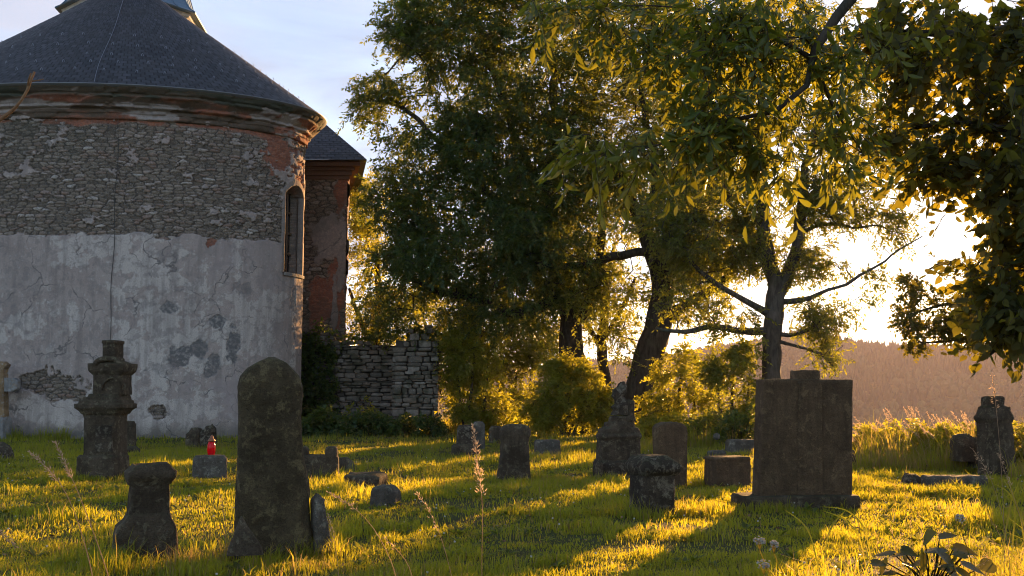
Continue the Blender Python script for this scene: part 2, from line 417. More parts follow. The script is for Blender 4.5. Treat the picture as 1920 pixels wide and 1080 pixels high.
up_rem = sstep(.0, .03, fbm(S * 1.7 + 5, ZZ * 2.4, o=6, seed=33, g=.66) - .655 + .07 * sstep(zc(330), zc(240), ZZ) * (S < drum_hit(270, 300)[0]) + .05 * (S < drum_hit(90, 300)[0]) + .10 * (S > drum_hit(500, 300)[0]))
plm = np.maximum(plz, up_rem)
def B(px, py, rx, ry, seed, rag=.8, mul=1.0):
    c_ = drum_hit(px, py); k = 34.0 / F
    return blob(S, ZZ, c_, rx * k, ry * k, seed, rag) * mul
bare = np.maximum.reduce([B(90, 722, 75, 24, 1), B(140, 740, 50, 14, 2), B(297, 772, 22, 14, 3), B(395, 452, 14, 12, 4), B(-60, 725, 60, 20, 5)])
plm = plm * (1 - bare)
dark = np.maximum.reduce([B(315, 577, 15, 12, 6, .5), B(373, 650, 18, 27, 7, .5), B(335, 672, 26, 24, 8), B(438, 640, 14, 34, 9), B(405, 602, 16, 13, 10), B(398, 688, 20, 22, 11, .6), B(455, 545, 24, 16, 12, 1.0, .55), B(310, 480, 18, 14, 13, 1, .4), B(270, 570, 30, 12, 14, 1.2, .5),
                          B(300, 690, 26, 14, 15, 1.2, .5), B(20, 540, 40, 60, 16, 1.4, .25), B(548, 560, 10, 60, 17, 1.2, .8), B(500, 700, 30, 10, 18, 1.2, .4)])
lightp = np.maximum.reduce([B(290, 510, 75, 60, 20, 1.3, .75), B(300, 650, 70, 75, 21, 1.3, .8), B(350, 600, 40, 40, 22, 1.1, .8), B(170, 460, 60, 30, 23, 1.5, .7), B(445, 490, 13, 40, 24, .9, .8), B(420, 640, 26, 40, 25, 1.1, .9), B(470, 600, 60, 60, 26, 1.6, .6),
                            B(548, 600, 12, 90, 27, .9, .8), B(40, 610, 60, 40, 28, 1.3, .7), B(140, 590, 12, 30, 29, 1, .7), B(250, 770, 160, 40, 30, 1.6, .7), B(90, 770, 70, 30, 31, 1, .6)])
warm = np.maximum.reduce([B(450, 725, 80, 26, 40, .9, .7), B(470, 770, 60, 40, 41, 1.2, .6), B(480, 480, 60, 50, 42, 1.5, .35)])
brick = np.maximum.reduce([B(525, 290, 40, 42, 50, .7), B(560, 330, 26, 70, 51, .6), sstep(-.05, .05, ZZ - zc(228) + (fbm(S * .8, ZZ * 2, seed=52) - .5) * .9), B(395, 452, 14, 12, 4) * .9, B(430, 235, 90, 12, 53)])
stain = np.clip(.55 * (1 - sstep(0, .55, ZZ - .3 * fbm(S * 2, ZZ, seed=54))), 0, 1) + .25 * B(60, 240, 100, 40, 55, 1.4)
# arched window niche near the right edge
wa, wz1 = drum_hit(534, 350); wb = wa + 1.25; wz0 = drum_hit(540, 512)[1]; wz1 = drum_hit(540, 345)[1]
arch = wz1 - .35 * ((S - (wa + wb) / 2) / ((wb - wa) / 2)) ** 2
rec = ((S > wa) & (S < wb) & (ZZ > wz0) & (ZZ < arch)).astype(float)
surr = ((S > wa - .14) & (S < wb + .14) & (ZZ > wz0 - .02) & (ZZ < arch + .25)).astype(float)
plm = np.maximum(plm * (1 - rec), surr * (1 - rec) * .9)
fm = dict(plaster=plm, dark=dark, lightp=lightp, warm=warm, brick=brick, stain=stain + .3 * surr, recess=rec * .5)
Nm = np.stack([np.sin(TH), -np.cos(TH), 0 * TH], -1)
Bp = np.stack([*ell(TH, 0), ZZ], -1); Nm = unit_(np.stack([np.sin(TH) / EA, -np.cos(TH) / EB, 0 * TH], -1))
Vd, A = masonry(Bp, Nm, S, ZZ, fm, seed=1, cw=.33, ch=.115, depth=.065)
obj('wall', Vd, grid_faces(nth_, nz_), MAS, church, attrs=A)
def elathe(prof, th0, th1, n):
    th = unarc(np.linspace(arc(th0), arc(th1), n)); pr = np.asarray(prof, dtype=float); x, y = ell(th[None], pr[:, :1])
    return np.stack([x, y, np.repeat(pr[:, 1:2], n, 1)], -1).reshape(-1, 3), grid_faces(n, len(pr)), np.tile(th, len(pr)), np.repeat(np.arange(len(pr)), n)
CR = 0.0
def cylp(s, r, z): x, y = ell(unarc(s), r); return np.array([x, y, z])
WOOD = M('old_wood'); v = WOOD.coord(scale=(6, 6, .8)); nn = WOOD.noise(v, 4, 6)
WOOD = WOOD.done(WOOD.principled(WOOD.mix(nn, (.07, .045, .028), (.15, .10, .06)), .8, WOOD.bump(nn, .01), .2))
GLS = M('dusty_glass'); GLS = GLS.done(GLS.principled((.025, .025, .028), .25, None, .5))
PLN = mat_stone('weathered_render', (.26, .23, .20), (.36, .33, .30), (.4, .39, .37), 0)
def cyl_panel(s0, s1, r0, r1, z0, z1, ns=8):
    ss = np.linspace(s0, s1, ns); acc = []
    for (r, z) in ((r0, z0), (r1, z0), (r1, z1), (r0, z1), (r0, z0)):
        acc.append([cylp(s, r, z) for s in ss])
    return np.array(acc).reshape(-1, 3), grid_faces(ns, 5)
win = Acc()
win.add(*cyl_panel(wa, wa + .10, CR - .42, CR - .12, wz0, wz1 - .3)); win.add(*cyl_panel(wb - .10, wb, CR - .42, CR - .12, wz0, wz1 - .3))
win.add(*cyl_panel((wa + wb) / 2 - .05, (wa + wb) / 2 + .05, CR - .42, CR - .30, wz0, wz1 - .05))
for k in range(5): zq = wz0 + (wz1 - .2 - wz0) * k / 4; win.add(*cyl_panel(wa + .1, wb - .1, CR - .42, CR - .32, zq - .04, zq + .04))
wf = win.build('window', WOOD, church, smooth=False)
obj('pane', *cyl_panel(wa, wb, CR - .46, CR - .43, wz0, wz1), GLS, wf)
bp_ = np.array(church['_b'])
V_, F_ = cyl_panel(wa - .12, wb + .12, CR - .3, CR + .16, wz0 - .12, wz0 + .0)
obj('sill', V_, F_, PLN, wf, smooth=False)
# cornice
dz = Z_E - Z_C0
prof = [(0.0, -.04), (.10, -.02), (.13, .0), (.13, .16), (.16, .18), (.16, .30), (.27, .34), (.30, .36), (.30, .44), (.34, .48), (.46, .60), (.54, .66), (.54, .74), (.60, .78), (.70, .92), (.70, .99)]
prof = [(CR + a * 1.12, Z_C0 + b * dz) for a, b in prof]
fine = []
for (a, b), (c_, d_) in zip(prof[:-1], prof[1:]):
    for t in np.linspace(0, 1, 4)[:-1]: fine.append((a + (c_ - a) * t, b + (d_ - b) * t))
fine.append(prof[-1])
V, Fc, th_, row = elathe(fine, rad(-80), rad(150), 800)
hh = fbm(th_ * 9, V[:, 2] * 4, o=4, seed=70) - .5
V[:, :2] += np.stack([np.sin(th_), -np.cos(th_)], -1) * (hh * .16 - .06 * sstep(.5, .6, fbm(th_ * 14, V[:, 2] * 6, o=3, seed=71)))[:, None]; V[:, 2] += hh * .03
frac = (V[:, 2] - Z_C0) / dz
plc = sstep(.0, .05, fbm(th_ * 5 + 3, frac * 3, o=4, seed=72) - .60 + .20 * np.exp(-((frac - .42) / .10) ** 2))
s_ = arc(th_); f1, e, idr = stones2d(s_, V[:, 2], .22, .075, 77)
st = np.clip(sstep(.50, .62, fbm(th_ * 3, frac * 2.5, o=4, seed=75)) * .8 + .85 * sstep(.6, .72, frac), 0, 1)
obj('cornice', V, Fc, MAS, church, attrs=dict(rnd=idr, edge=e, plaster=plc, brick=np.ones(len(V)), lightp=.4 + 0 * hh, dark=0 * hh, warm=.5 + 0 * hh, stain=st * (1 - .6 * plc)))
# slate cone
m = M('slate'); uv = m.n('CombineXYZ'); m.set(uv.inputs[0], m.attr('su')); m.set(uv.inputs[1], m.attr('sv'))
bt = m.n('TexBrick', offset=.5); m.set(bt.inputs['Vector'], uv.outputs[0]); bt.inputs['Scale'].default_value = 1; bt.inputs['Brick Width'].default_value = 1.0; bt.inputs['Row Height'].default_value = 1.0
bt.inputs['Mortar Size'].default_value = .11; bt.inputs['Mortar Smooth'].default_value = .3; bt.inputs['Bias'].default_value = 0
bt.inputs['Color1'].default_value = (.022, .023, .028, 1); bt.inputs['Color2'].default_value = (.058, .060, .070, 1); bt.inputs['Mortar'].default_value = (.006, .006, .007, 1)
v = m.coord(); c = m.mix(m.ramp(m.noise(v, 1.2, 6, .6), [(.4, 0.0), (.7, .6)]), bt.outputs['Color'], (.040, .037, .038))
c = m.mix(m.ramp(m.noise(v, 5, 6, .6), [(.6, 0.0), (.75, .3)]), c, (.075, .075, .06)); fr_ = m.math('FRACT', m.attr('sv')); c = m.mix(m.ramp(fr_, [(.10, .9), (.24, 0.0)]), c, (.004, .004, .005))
SLATE = m.done(m.principled(c, m.ramp(m.noise(v, 6, 3), [(.3, .5), (.7, .75)]), m.bump(bt.outputs['Fac'], -.012, .8), .4))
RE = .84; APX = np.array(P(246, -40, CY)); AP = APX[2]; NR = 46
pr, vv = [], []
for k in range(NR):
    z0 = Z_E + (AP - Z_E) * k / NR; z1 = Z_E + (AP - Z_E) * (k + 1) / NR
    pr += [(k / NR - .0022, z0 - .018), ((k + 1) / NR, z1 + .004)]; vv += [k + .03, k + .97]
V, Fc, th_, row = elathe([(0, z) for t, z in pr], rad(-100), rad(170), 620)
ex, ey = ell(th_, RE); tq = np.array([t for t, z in pr])[row]; tq = np.minimum(tq, .997)
V[:, 0] = APX[0] + (ex - APX[0]) * (1 - tq); V[:, 1] = APX[1] + (ey - APX[1]) * (1 - tq)
jit_ = (vnoise(th_ * 60, row * 3.1, seed=80) - .5) * .012
V[:, 2] += jit_ + (fbm(th_ * 3, V[:, 2] * .5, seed=81) - .5) * .07
obj('roof', V, Fc, SLATE, church, attrs=dict(su=arc(th_) * 3.4, sv=np.array(vv)[row]), smooth=False)
V, Fc, th_, row = elathe([(.70, Z_E - .10), (RE + .03, Z_E - .035), (RE + .035, Z_E - .005), (RE - .1, Z_E + .02)], rad(-100), rad(170), 300)
ZINC = M('zinc'); v = ZINC.coord(); ZINC = ZINC.done(ZINC.principled(ZINC.mix(ZINC.noise(v, 3, 5), (.07, .13, .19), (.13, .21, .28)), .45, None, .5, .4))
LEAD = M('lead'); LEAD = LEAD.done(LEAD.principled((.20, .20, .21), .5, None, .4, .4))
obj('eaves_flashing', V, Fc, LEAD, church)
STEEL = M('galvanised_steel'); STEEL = STEEL.done(STEEL.principled((.22, .23, .26), .4, None, .5, .6))
def cone_pt(thd, t, off=0.0):
    x, y = ell(rad(thd), RE + off)
    return np.array([APX[0] + (x - APX[0]) * (1 - t), APX[1] + (y - APX[1]) * (1 - t), Z_E + (AP - Z_E) * t + off * .6])
hk = Acc()
an = np.linspace(0, math.pi, 7); loop = np.stack([.035 * np.cos(an), 0 * an, .02 + .09 * np.sin(an)], -1)
hk.add(*tube(loop, .008, 5))
hme = new_mesh('snow_guard', np.concatenate(hk.V), [np.concatenate(f) for f in hk.F.values()])
hme.materials.append(STEEL)
k = 0
for t in (.10, .17, .24, .33, .42, .52, .64):
    nrow = int(26 * (1 - t) ** .8)
    for i in range(nrow):
        if k >= 98: break
        thd = -62 + 176 * (i + .5 + .25 * (random.random() - .5)) / nrow
        if thd > 118: continue
        p_ = cone_pt(thd, t + .012 * (random.random() - .5), .01) - bp_
        o = link('snow_guard', hme, None, church); o.location = tuple(p_); o.rotation_euler = (0, 0, rad(thd)); k += 1
ps = [cone_pt(9.5 - 1.2 * math.sin(t * 9) * .4, t, .05) for t in np.linspace(0, .93, 26)]
obj('lightning_conductor', *tube(np.array(ps), .010, 5), STEEL, church)
s0, _ = drum_hit(212, 500)
ps = [cylp(s0 + .03 * math.sin(z * 2.1), CR + .12 + (.75 * (z - Z_C0) / dz if z > Z_C0 else 0), z) for z in np.linspace(.6, Z_C0, 22)]
BLK = M('dark_cable'); BLK = BLK.done(BLK.principled((.05, .045, .04), .7))
obj('cable', *tube(np.array(ps), .011, 5), BLK, church)

# central body and lantern with flared zinc roof
NX, NY = P(221, 740, 57)[0], 57.0
def octa(r, z, rot): r = r * 1.19; a = np.arange(8) * math.pi / 4 + rot; return np.stack([NX + r * np.cos(a), NY + r * np.sin(a), np.full(8, z)], -1)
def octloft(rz, rot):
    V = np.concatenate([octa(r, z, rot) for r, z in rz]); return V, grid_faces(8, len(rz), True)
ROT = rad(-17)
ZL = P(246, 37, 57)[2]
WHT = mat_stone('white_render', (.62, .60, .58), (.74, .73, .71), (.5, .5, .5), 0, .7, False)
body = Acc(); body.add(*octloft([(6.2, -.3), (6.2, 12.0)], ROT)); ba = body.A
nm_ = body.build('nave_wall', PLN, church, smooth=False)
obj('nave_roof', *octloft([(6.9, 11.9), (3.0, ZL - 2.2), (.1, ZL - 1.2)], ROT), SLATE, church, smooth=False)
lan = obj('lantern', *octloft([(2.9, ZL - 4.0), (2.9, ZL - .95), (3.0, ZL - .9), (3.0, ZL - .78), (2.92, ZL - .74), (2.92, ZL - .5), (3.08, ZL - .42), (3.08, ZL - .32), (3.2, ZL - .26), (3.26, ZL - .12), (3.26, ZL - .06)], ROT), WHT, church, smooth=False)
lr = Acc(); ro = [(3.22, ZL - .10), (3.52, ZL - .09), (3.55, ZL - .03)] + [(3.5, ZL), (3.28, ZL + .16), (3.1, ZL + .42), (2.95, ZL + .75), (2.82, ZL + 1.2), (2.66, ZL + 1.8), (2.4, ZL + 2.5), (2.0, ZL + 3.2), (1.4, ZL + 3.9), (.6, ZL + 4.5), (.1, ZL + 4.7)]
lr.add(*octloft(ro, ROT))
for i in range(8):
    for q in (0, .33, .66):
        pts = []
        for r, z in ro[3:]:
            o8 = octa(r + .012, z + .01, ROT); pts.append(o8[i] * (1 - q) + o8[(i + 1) % 8] * q)
        lr.add(*tube(np.array(pts), .03 if q == 0 else .018, 5))
lro = lr.build('lantern_roof', ZINC, church, smooth=False)

# side wing behind, with a hipped slate roof
YW = 42.0
X0, X1 = P(430, 600, YW)[0], P(647, 600, YW)[0]; ZW = P(660, 322, YW)[2]
def panel(o, ax, L, z0, z1, nrm, ns, nz2, maskf, seed):
    s = np.linspace(0, L, ns); z = np.linspace(z0, z1, nz2); Z2, S2 = np.meshgrid(z, s, indexing='ij'); S2 = S2.ravel(); Z2 = Z2.ravel()
    Bq = np.array(o)[None] + S2[:, None] * np.array(ax)[None]; Bq[:, 2] = Z2
    Vq, Aq = masonry(Bq, np.tile(np.array(nrm, dtype=float), (len(S2), 1)), S2, Z2, maskf(S2, Z2), seed=seed, cw=.42, ch=.17, depth=.08)
    return Vq, grid_faces(ns, nz2), Aq
kW = YW / F
def wmask(s, z):
    def Bw(px, py, rx, ry, sd_, rag=.7, mul=1.0):
        p_ = P(px, py, YW); return blob(s, z, (p_[0] - X0, p_[2]), rx * kW, ry * kW, sd_, rag) * mul
    pl = np.maximum.reduce([Bw(612, 445, 34, 50, 1, .5), Bw(640, 470, 10, 90, 2, .5), Bw(628, 570, 6, 60, 3, .6)])
    br = np.maximum.reduce([Bw(600, 565, 24, 60, 4, .35), Bw(632, 540, 16, 70, 5, .5), Bw(600, 320, 60, 14, 6), Bw(640, 370, 14, 40, 7, .8)])
    return dict(plaster=pl, brick=br, dark=.55 * pl, stain=.3 * sstep(.45, .6, fbm(s, z, seed=12)), lightp=0 * s)
Vq, Fq_, Aq = panel((X0, YW, 0), (1, 0, 0), X1 - X0, -.3, ZW, (0, -1, 0), 240, 500, wmask, 5)
wing = Acc(); wing.add(Vq, Fq_, **Aq)
Vq, Fq_, Aq = panel((X1, YW, 0), (-.21, .978, 0), 9.0, -.3, ZW, (.978, .21, 0), 180, 220, lambda s, z: dict(plaster=sstep(.5, .56, fbm(s * .5, z * .5, seed=14)), brick=sstep(.45, .5, fbm(s * .6, z * .6, seed=15))), 6)
wing.add(Vq, Fq_, **Aq)
zer = {k: np.zeros(8) for k in ('rnd', 'edge', 'plaster', 'brick', 'lightp', 'dark', 'warm', 'stain')}
wing.add(*box(X0, X1 - 2.2, YW + .1, YW + 9, -.3, ZW), **zer)
wing.build('wing_wall', MAS, church)
# pilaster and its cornice
cor = Acc()
for (ov, za, zb) in ((.10, -.35, -.2), (.22, -.2, -.02), (.36, -.02, .12), (.62, .12, .3)):
    V_, F_ = box(X0, X1 + ov, YW - ov, YW + 9, ZW + za, ZW + zb); n8 = {k: np.zeros(8) for k in zer}; n8['brick'] = np.ones(8); n8['rnd'] = np.full(8, .4); n8['edge'] = np.full(8, .3); n8['stain'] = np.full(8, .55)
    cor.add(V_ - np.array([[0, 0, 0]]) - (V_[:, 1:2] > YW + 5) * (V_[:, :1] > X0 + 1) * np.array([[2.2, 0, 0]]), F_, **n8)
cor.build('wing_cornice', MAS, church, smooth=False)
ZR = ZW + .3; ov = .95
a_ = np.array([[X0, YW - ov, ZR], [X1 + ov, YW - ov, ZR], [X1 + ov - 2.2, YW + 10, ZR], [X0, YW + 10, ZR]])
apx = P(553, 184, YW + 4.5)
rows = 30; Vr, Fr, su, sv = [], [], [], []
for e0, e1 in ((0, 1), (1, 2)):
    for k in range(rows):
        t0, t1 = k / rows, min(1, (k + 1.35) / rows)
        q = [a_[e0] * (1 - t0) + apx * t0, a_[e1] * (1 - t0) + apx * t0, a_[e1] * (1 - t1) + apx * t1, a_[e0] * (1 - t1) + apx * t1]
        if k: q[0] = q[0] + [0, 0, .015]; q[1] = q[1] + [0, 0, .015]
        L0 = np.linalg.norm(a_[e1] - a_[e0]) / .32
        n0 = len(Vr); Vr += q; Fr.append([n0, n0 + 1, n0 + 2, n0 + 3])
        su += [L0 * t0 / 2, L0 * (1 - t0 / 2), L0 * (1 - t1 / 2), L0 * t1 / 2]; sv += [k + .03, k + .03, k + .97, k + .97]
n0 = len(Vr); Vr += [p_ - [0, 0, .002] for p_ in a_]; Fr.append([n0, n0 + 3, n0 + 2, n0 + 1]); su += [0] * 4; sv += [.5] * 4
obj('wing_roof', np.array(Vr), np.array(Fr), SLATE, church, attrs=dict(su=su, sv=sv), smooth=False)

# ================================================================== ruined wall of rubble
g5 = np.linspace(-1, 1, 4)
def rub_stone(c, hx, hy, hz):
    q = []
    Fc = []
    n0 = 0
    for ax in range(3):
        for sg in (-1, 1):
            U, W = np.meshgrid(g5, g5); p_ = np.zeros((16, 3)); p_[:, ax] = sg; p_[:, (ax + 1) % 3] = U.ravel(); p_[:, (ax + 2) % 3] = W.ravel()
            q.append(p_); Fc.append(grid_faces(4, 4) + n0); n0 += 16
    q = np.concatenate(q); nrm = (np.abs(q) ** 5).sum(1) ** (1 / 5); q = q / nrm[:, None]
    sd_ = random.random() * 90
    q = q * (1 + .22 * (vnoise(q[:, 0] * 1.1 + sd_, q[:, 1] * 1.1 + sd_, q[:, 2] * 1.1, seed=2) - .5)[:, None] * 2)
    return np.array(c) + q * [hx, hy, hz], np.concatenate(Fc)
m = M('rubble'); v = m.coord(); nn = m.noise(v, 7, 7, .65)
c = m.ramp(m.attr('rnd'), [(0.0, (.09, .073, .057)), (.4, (.19, .152, .118)), (.7, (.15, .11, .08)), (1.0, (.30, .255, .21))])
c = m.mix(m.ramp(nn, [(.35, .6), (.6, 0.0)]), c, (.09, .08, .065)); c = m.mix(m.ramp(m.noise(v, 30, 5), [(.6, 0.0), (.72, .6)]), c, (.42, .40, .38))
c = m.mix(m.ramp(m.noise(v, 1.6, 6), [(.48, 0.0), (.62, .75)]), c, (.05, .048, .026)); c = m.mix(m.attr('edge'), c, (.06, .052, .042))
RUB = m.done(m.principled(c, .95, m.bump(nn, .03, .8), .15))
def rubble_block(acc, x0, x1, y0, y1, ztop, hs=.16):
    V_, F_ = box(x0 + .08, x1 - .08, y0 + .12, y1 - .1, -.3, ztop(.5 * (x0 + x1)) - .15); acc.add(V_, F_, rnd=0., edge=1.)
    z = -.1
    while z < 6:
        h = hs * random.uniform(.4, 1.7)
        x = x0 + random.uniform(-.05, .1); any_ = False
        while x < x1:
            wd = random.uniform(.22, .62); wd = min(wd, x1 - x + .06)
            if z + h < ztop(x + wd / 2) + random.uniform(-.1, .06):
                any_ = True
                acc.add(*rub_stone((x + wd / 2, y0 + .14 + random.uniform(-.09, .06), z + h / 2 + random.uniform(-.02, .02)), wd / 2 - .008, .2, h / 2 * random.uniform(.8, 1.12)), rnd=random.random(), edge=0.)
            x += wd
        for (xx, nx_) in ((x1, 1), (x0, -1)):
            y = y0 + .1
            while y < y1:
                wd = random.uniform(.25, .6)
                if z + h < ztop(xx - nx_ * .1) - .05:
                    acc.add(*rub_stone((xx - nx_ * .14 + random.uniform(-.04, .04), y + wd / 2, z + h / 2), .2, wd / 2 - .012, h / 2 - .01), rnd=random.random(), edge=0.)
                y += wd
        z += h
        if not any_: break
YR = 38.6
pil = Acc()
xa, xb = P(737, 700, YR)[0], P(820, 700, YR)[0]
ztA, ztB = P(780, 622, YR)[2], P(742, 650, YR)[2]
rubble_block(pil, xa, xb, YR, YR + 1.4, lambda x: ztB + (ztA - ztB) * sstep(0, .4, (x - xa) / (xb - xa)) + .26 * math.sin(x * 9) + .16 * math.sin(x * 23))
ruin = thing('ruined_wall', 'ragged rubble stone wall ending in a broken pillar right of the church', 'ruined wall', ((xa + xb) / 2, YR, 0))
pil.build('pillar', RUB, ruin)
wl = Acc(); YR2 = 40.4
xc, xd = P(560, 700, YR2)[0], P(745, 700, YR2)[0]
zt1, zt2 = P(640, 628, YR2)[2], P(735, 640, YR2)[2]
rubble_block(wl, xc, xd, YR2, YR2 + .8, lambda x: zt1 + (zt2 - zt1) * (x - xc) / (xd - xc) + .16 * math.sin(x * 4.1) + .12 * math.sin(x * 11) + .3 * (x - xc < .9), .13)
wl.build('wall_stretch', RUB, ruin)
# ================================================================== GRAVESTONES
ST_DARK = mat_stone('dark_sandstone', (.075, .054, .034), (.125, .093, .062), (.18, .15, .095), .6)
ST_BROWN = mat_stone('brown_concrete', (.115, .074, .042), (.16, .105, .06), (.19, .13, .07), .5)
ST_GREY = mat_stone('grey_granite', (.115, .096, .075), (.17, .145, .115), (.26, .235, .18), .5)
ST_ROUGH = mat_stone('mossy_granite', (.062, .045, .024), (.105, .078, .043), (.165, .13, .066), .8, .6, False)
ST_BLACK = mat_stone('blackened_sandstone', (.05, .038, .026), (.105, .078, .054), (.21, .18, .13), .6, .58)
_ps = np.linspace(-1, 1, 13)[:-1]
PER = np.concatenate([np.stack([_ps, -np.ones(12)], -1), np.stack([np.ones(12), _ps], -1), np.stack([-_ps, np.ones(12)], -1), np.stack([-np.ones(12), -_ps], -1)])
def loft(secs, Y, rz=0.0, p=9.0, dz=.03, amp=.012, fr=6.0, seed=0, dome=.01, chip=.02, depth0=0.0, lean=0.0):
    """secs bottom to top: (py, xl, xr, thickness in metres): outline in photo pixels at depth Y -> a solid stone"""
    R_ = []
    for py, xl, xr, t in secs:
        a, b = P(xl, py, Y), P(xr, py, Y)
        W = b[0] - a[0]; hy = t / 2
        pq = PER / ((np.abs(PER) ** p).sum(1) ** (1 / p))[:, None]
        hx = max((W - 2 * hy * abs(math.sin(rz))) / (2 * math.cos(rz)), .01)
        for _ in range(6): hx = max(.01, hx + .8 * (W / 2 - np.abs(pq[:, 0] * hx * math.cos(rz) - pq[:, 1] * hy * math.sin(rz)).max()))
        R_.append([a[2], (a[0] + b[0]) / 2, hx, hy])
    R_ = np.array(R_); rows = [R_[0]]
    for a, b in zip(R_[:-1], R_[1:]):
        k = max(1, int(math.ceil(abs(b[0] - a[0]) / dz)))
        for i in range(1, k + 1): rows.append(a + (b - a) * i / k)
    rows = np.array(rows); pn = (np.abs(PER) ** p).sum(1) ** (1 / p); Q = PER / pn[:, None]
    top = rows[-1].copy(); extra = []
    for s_, d_ in ((.93, .35), (.75, .75), (.5, .92), (.25, 1.0), (.02, 1.0)):
        r_ = top.copy(); r_[2] *= s_; r_[3] *= s_; r_[0] += dome * d_; extra.append(r_)
    rows = np.concatenate([rows, extra])
    lx = Q[None, :, 0] * rows[:, 2:3]; ly = Q[None, :, 1] * rows[:, 3:4]; lz = np.repeat(rows[:, :1], len(Q), 1)
    n = np.stack([Q[:, 0], Q[:, 1]], -1); n /= np.linalg.norm(n, axis=1)[:, None]
    sx_ = seed * 13.7
    d = amp * 2 * (fbm(lx * fr + sx_, ly * fr + 9, lz * fr, o=4, seed=seed) - .5) + amp * .6 * (fbm(lx * fr * 4 + sx_, ly * fr * 4, lz * fr * 4, o=3, seed=seed + 4) - .5)
    cor = sstep(.75, 1.0, np.minimum(np.abs(Q[:, 0]), np.abs(Q[:, 1])))[None]
    d = d - cor * chip * sstep(.45, .7, fbm(lz * 7 + sx_, lx * 3, ly * 3, o=3, seed=seed + 8))
    lx = lx + n[None, :, 0] * d; ly = ly + n[None, :, 1] * d
    k = len(rows) - 6
    dzt = amp * 2 * (fbm(lx * fr + 4 + sx_, ly * fr, o=4, seed=seed + 2) - .5)
    lz[k:] += dzt[k:]
    c_, s_ = math.cos(rz), math.sin(rz)
    x = rows[:, 1:2] + lx * c_ - ly * s_; y = Y + depth0 + lx * s_ + ly * c_ + lean * (lz - rows[0, 0])
    V = np.stack([x, y, lz], -1).reshape(-1, 3)
    return V, grid_faces(len(Q), len(rows), True)
def gy_(px, py): return G(px, py, 0)[1]
def stone(name, label, cat, secs, by, mat, group=None, **k):
    Y = k.pop('Y', None) or gy_(secs[0][1], by)
    b = G((secs[0][1] + secs[0][2]) / 2, by)
    V, Fc = loft(secs, Y, **k)
    o = obj(name, V, Fc, mat, None, (b[0], Y, 0)); tag(o, label, cat, group); return o
def multi(name, label, cat, by, px, parts, group=None):
    Y = gy_(px, by); b = G(px, by); t = thing(name, label, cat, (b[0], Y, 0), group)
    for nm, mat, secs, k in parts:
        k = dict(k); V, Fc = loft(secs, Y + k.pop('dy', 0), **k); obj(nm, V, Fc, mat, t)
    return t, Y
# tall tapering rough stone
stone('standing_stone', 'tall rough mossy standing stone with rounded top', 'gravestone',
      [(1052, 436, 592, .46), (1030, 438, 590, .46), (980, 440, 584, .44), (920, 441, 580, .42), (860, 444, 573, .40), (800, 446, 568, .38), (757, 447, 567, .36), (725, 448, 567, .34), (705, 453, 561, .32), (690, 466, 548, .30), (680, 481, 536, .27), (674, 494, 524, .22), (671, 503, 515, .14)],
      1040, ST_ROUGH, rz=rad(14), p=4.2, amp=.030, fr=3.2, seed=3, dome=.0, chip=.04)
stone('broken_slab', 'small triangular broken slab leaning at the foot of the tall standing stone', 'stone slab',
      [(1040, 425, 494, .12), (1028, 426, 490, .12), (1010, 433, 478, .12), (990, 439, 463, .11), (972, 444, 452, .09)], 1034, ST_DARK, rz=rad(12), p=8, amp=.012, seed=5, Y=8.85, lean=.25)
stone('stone_post', 'short jagged stone post just right of the tall standing stone', 'stone post',
      [(1048, 580, 622, .22), (1000, 582, 619, .2), (960, 580, 614, .19), (936, 581, 612, .18), (930, 586, 604, .14)], 1040, ST_GREY, rz=rad(25), p=5, amp=.025, fr=7, seed=6)
multi('broken_pedestal', 'broken stone pedestal with flared foot and cracked cap', 'pedestal', 1045, 272, [
    ('base', ST_DARK, [(1060, 206, 338, .40), (1000, 208, 337, .40), (985, 213, 333, .38), (972, 226, 326, .35), (960, 234, 323, .32)], dict(rz=rad(26), amp=.014, seed=11, p=16)),
    ('shaft', ST_DARK, [(962, 233, 323, .31), (950, 235, 322, .30), (905, 239, 321, .29)], dict(rz=rad(26), amp=.009, seed=12, p=20)),
    ('cap', ST_DARK, [(908, 238, 322, .29), (900, 234, 327, .32), (893, 231, 334, .38), (884, 231, 336, .38), (878, 238, 328, .34), (868, 245, 320, .29)], dict(rz=rad(26), amp=.025, fr=5, seed=13, p=12, chip=.07, dome=-.02))])
# stacked monument by the church
multi('tower_monument', 'tall stacked stone grave monument with broken column on top before the church wall', 'grave monument', 898, 193, [
    ('base', ST_DARK, [(905, 152, 236, .62), (856, 153, 235, .62), (852, 156, 232, .56)], dict(rz=rad(-8), amp=.012, seed=21)),
    ('pedestal', ST_DARK, [(853, 163, 233, .52), (846, 164, 232, .5), (778, 164, 232, .5)], dict(rz=rad(-8), amp=.006, seed=22, p=12)),
    ('cornice', ST_DARK, [(782, 164, 232, .5), (777, 163, 233, .5), (776, 160, 237, .54), (770, 156, 241, .6), (766, 151, 246, .66), (765, 149, 249, .68), (757, 149, 249, .68), (756, 156, 244, .62), (751, 157, 243, .62), (750, 163, 240, .55), (745, 164, 239, .55), (744, 171, 239, .5), (739, 173, 238, .46)], dict(rz=rad(-8), amp=.007, seed=23, p=12)),
    ('block', ST_DARK, [(740, 180, 242, .44), (702, 181, 241, .44)], dict(rz=rad(-8), amp=.006, seed=24, p=12)),
    ('upper_cornice', ST_DARK, [(703, 179, 243, .45), (696, 173, 249, .54), (688, 172, 251, .56), (682, 172, 251, .56), (681, 186, 240, .5), (677, 194, 232, .4)], dict(rz=rad(-8), amp=.008, seed=25, p=9)),
    ('column', ST_DARK, [(680, 194, 230, .34), (672, 195, 229, .34), (671, 197, 227, .32), (645, 197, 227, .32), (644, 195, 229, .34), (639, 196, 229, .34)], dict(rz=rad(-8), amp=.008, seed=26, p=7))])
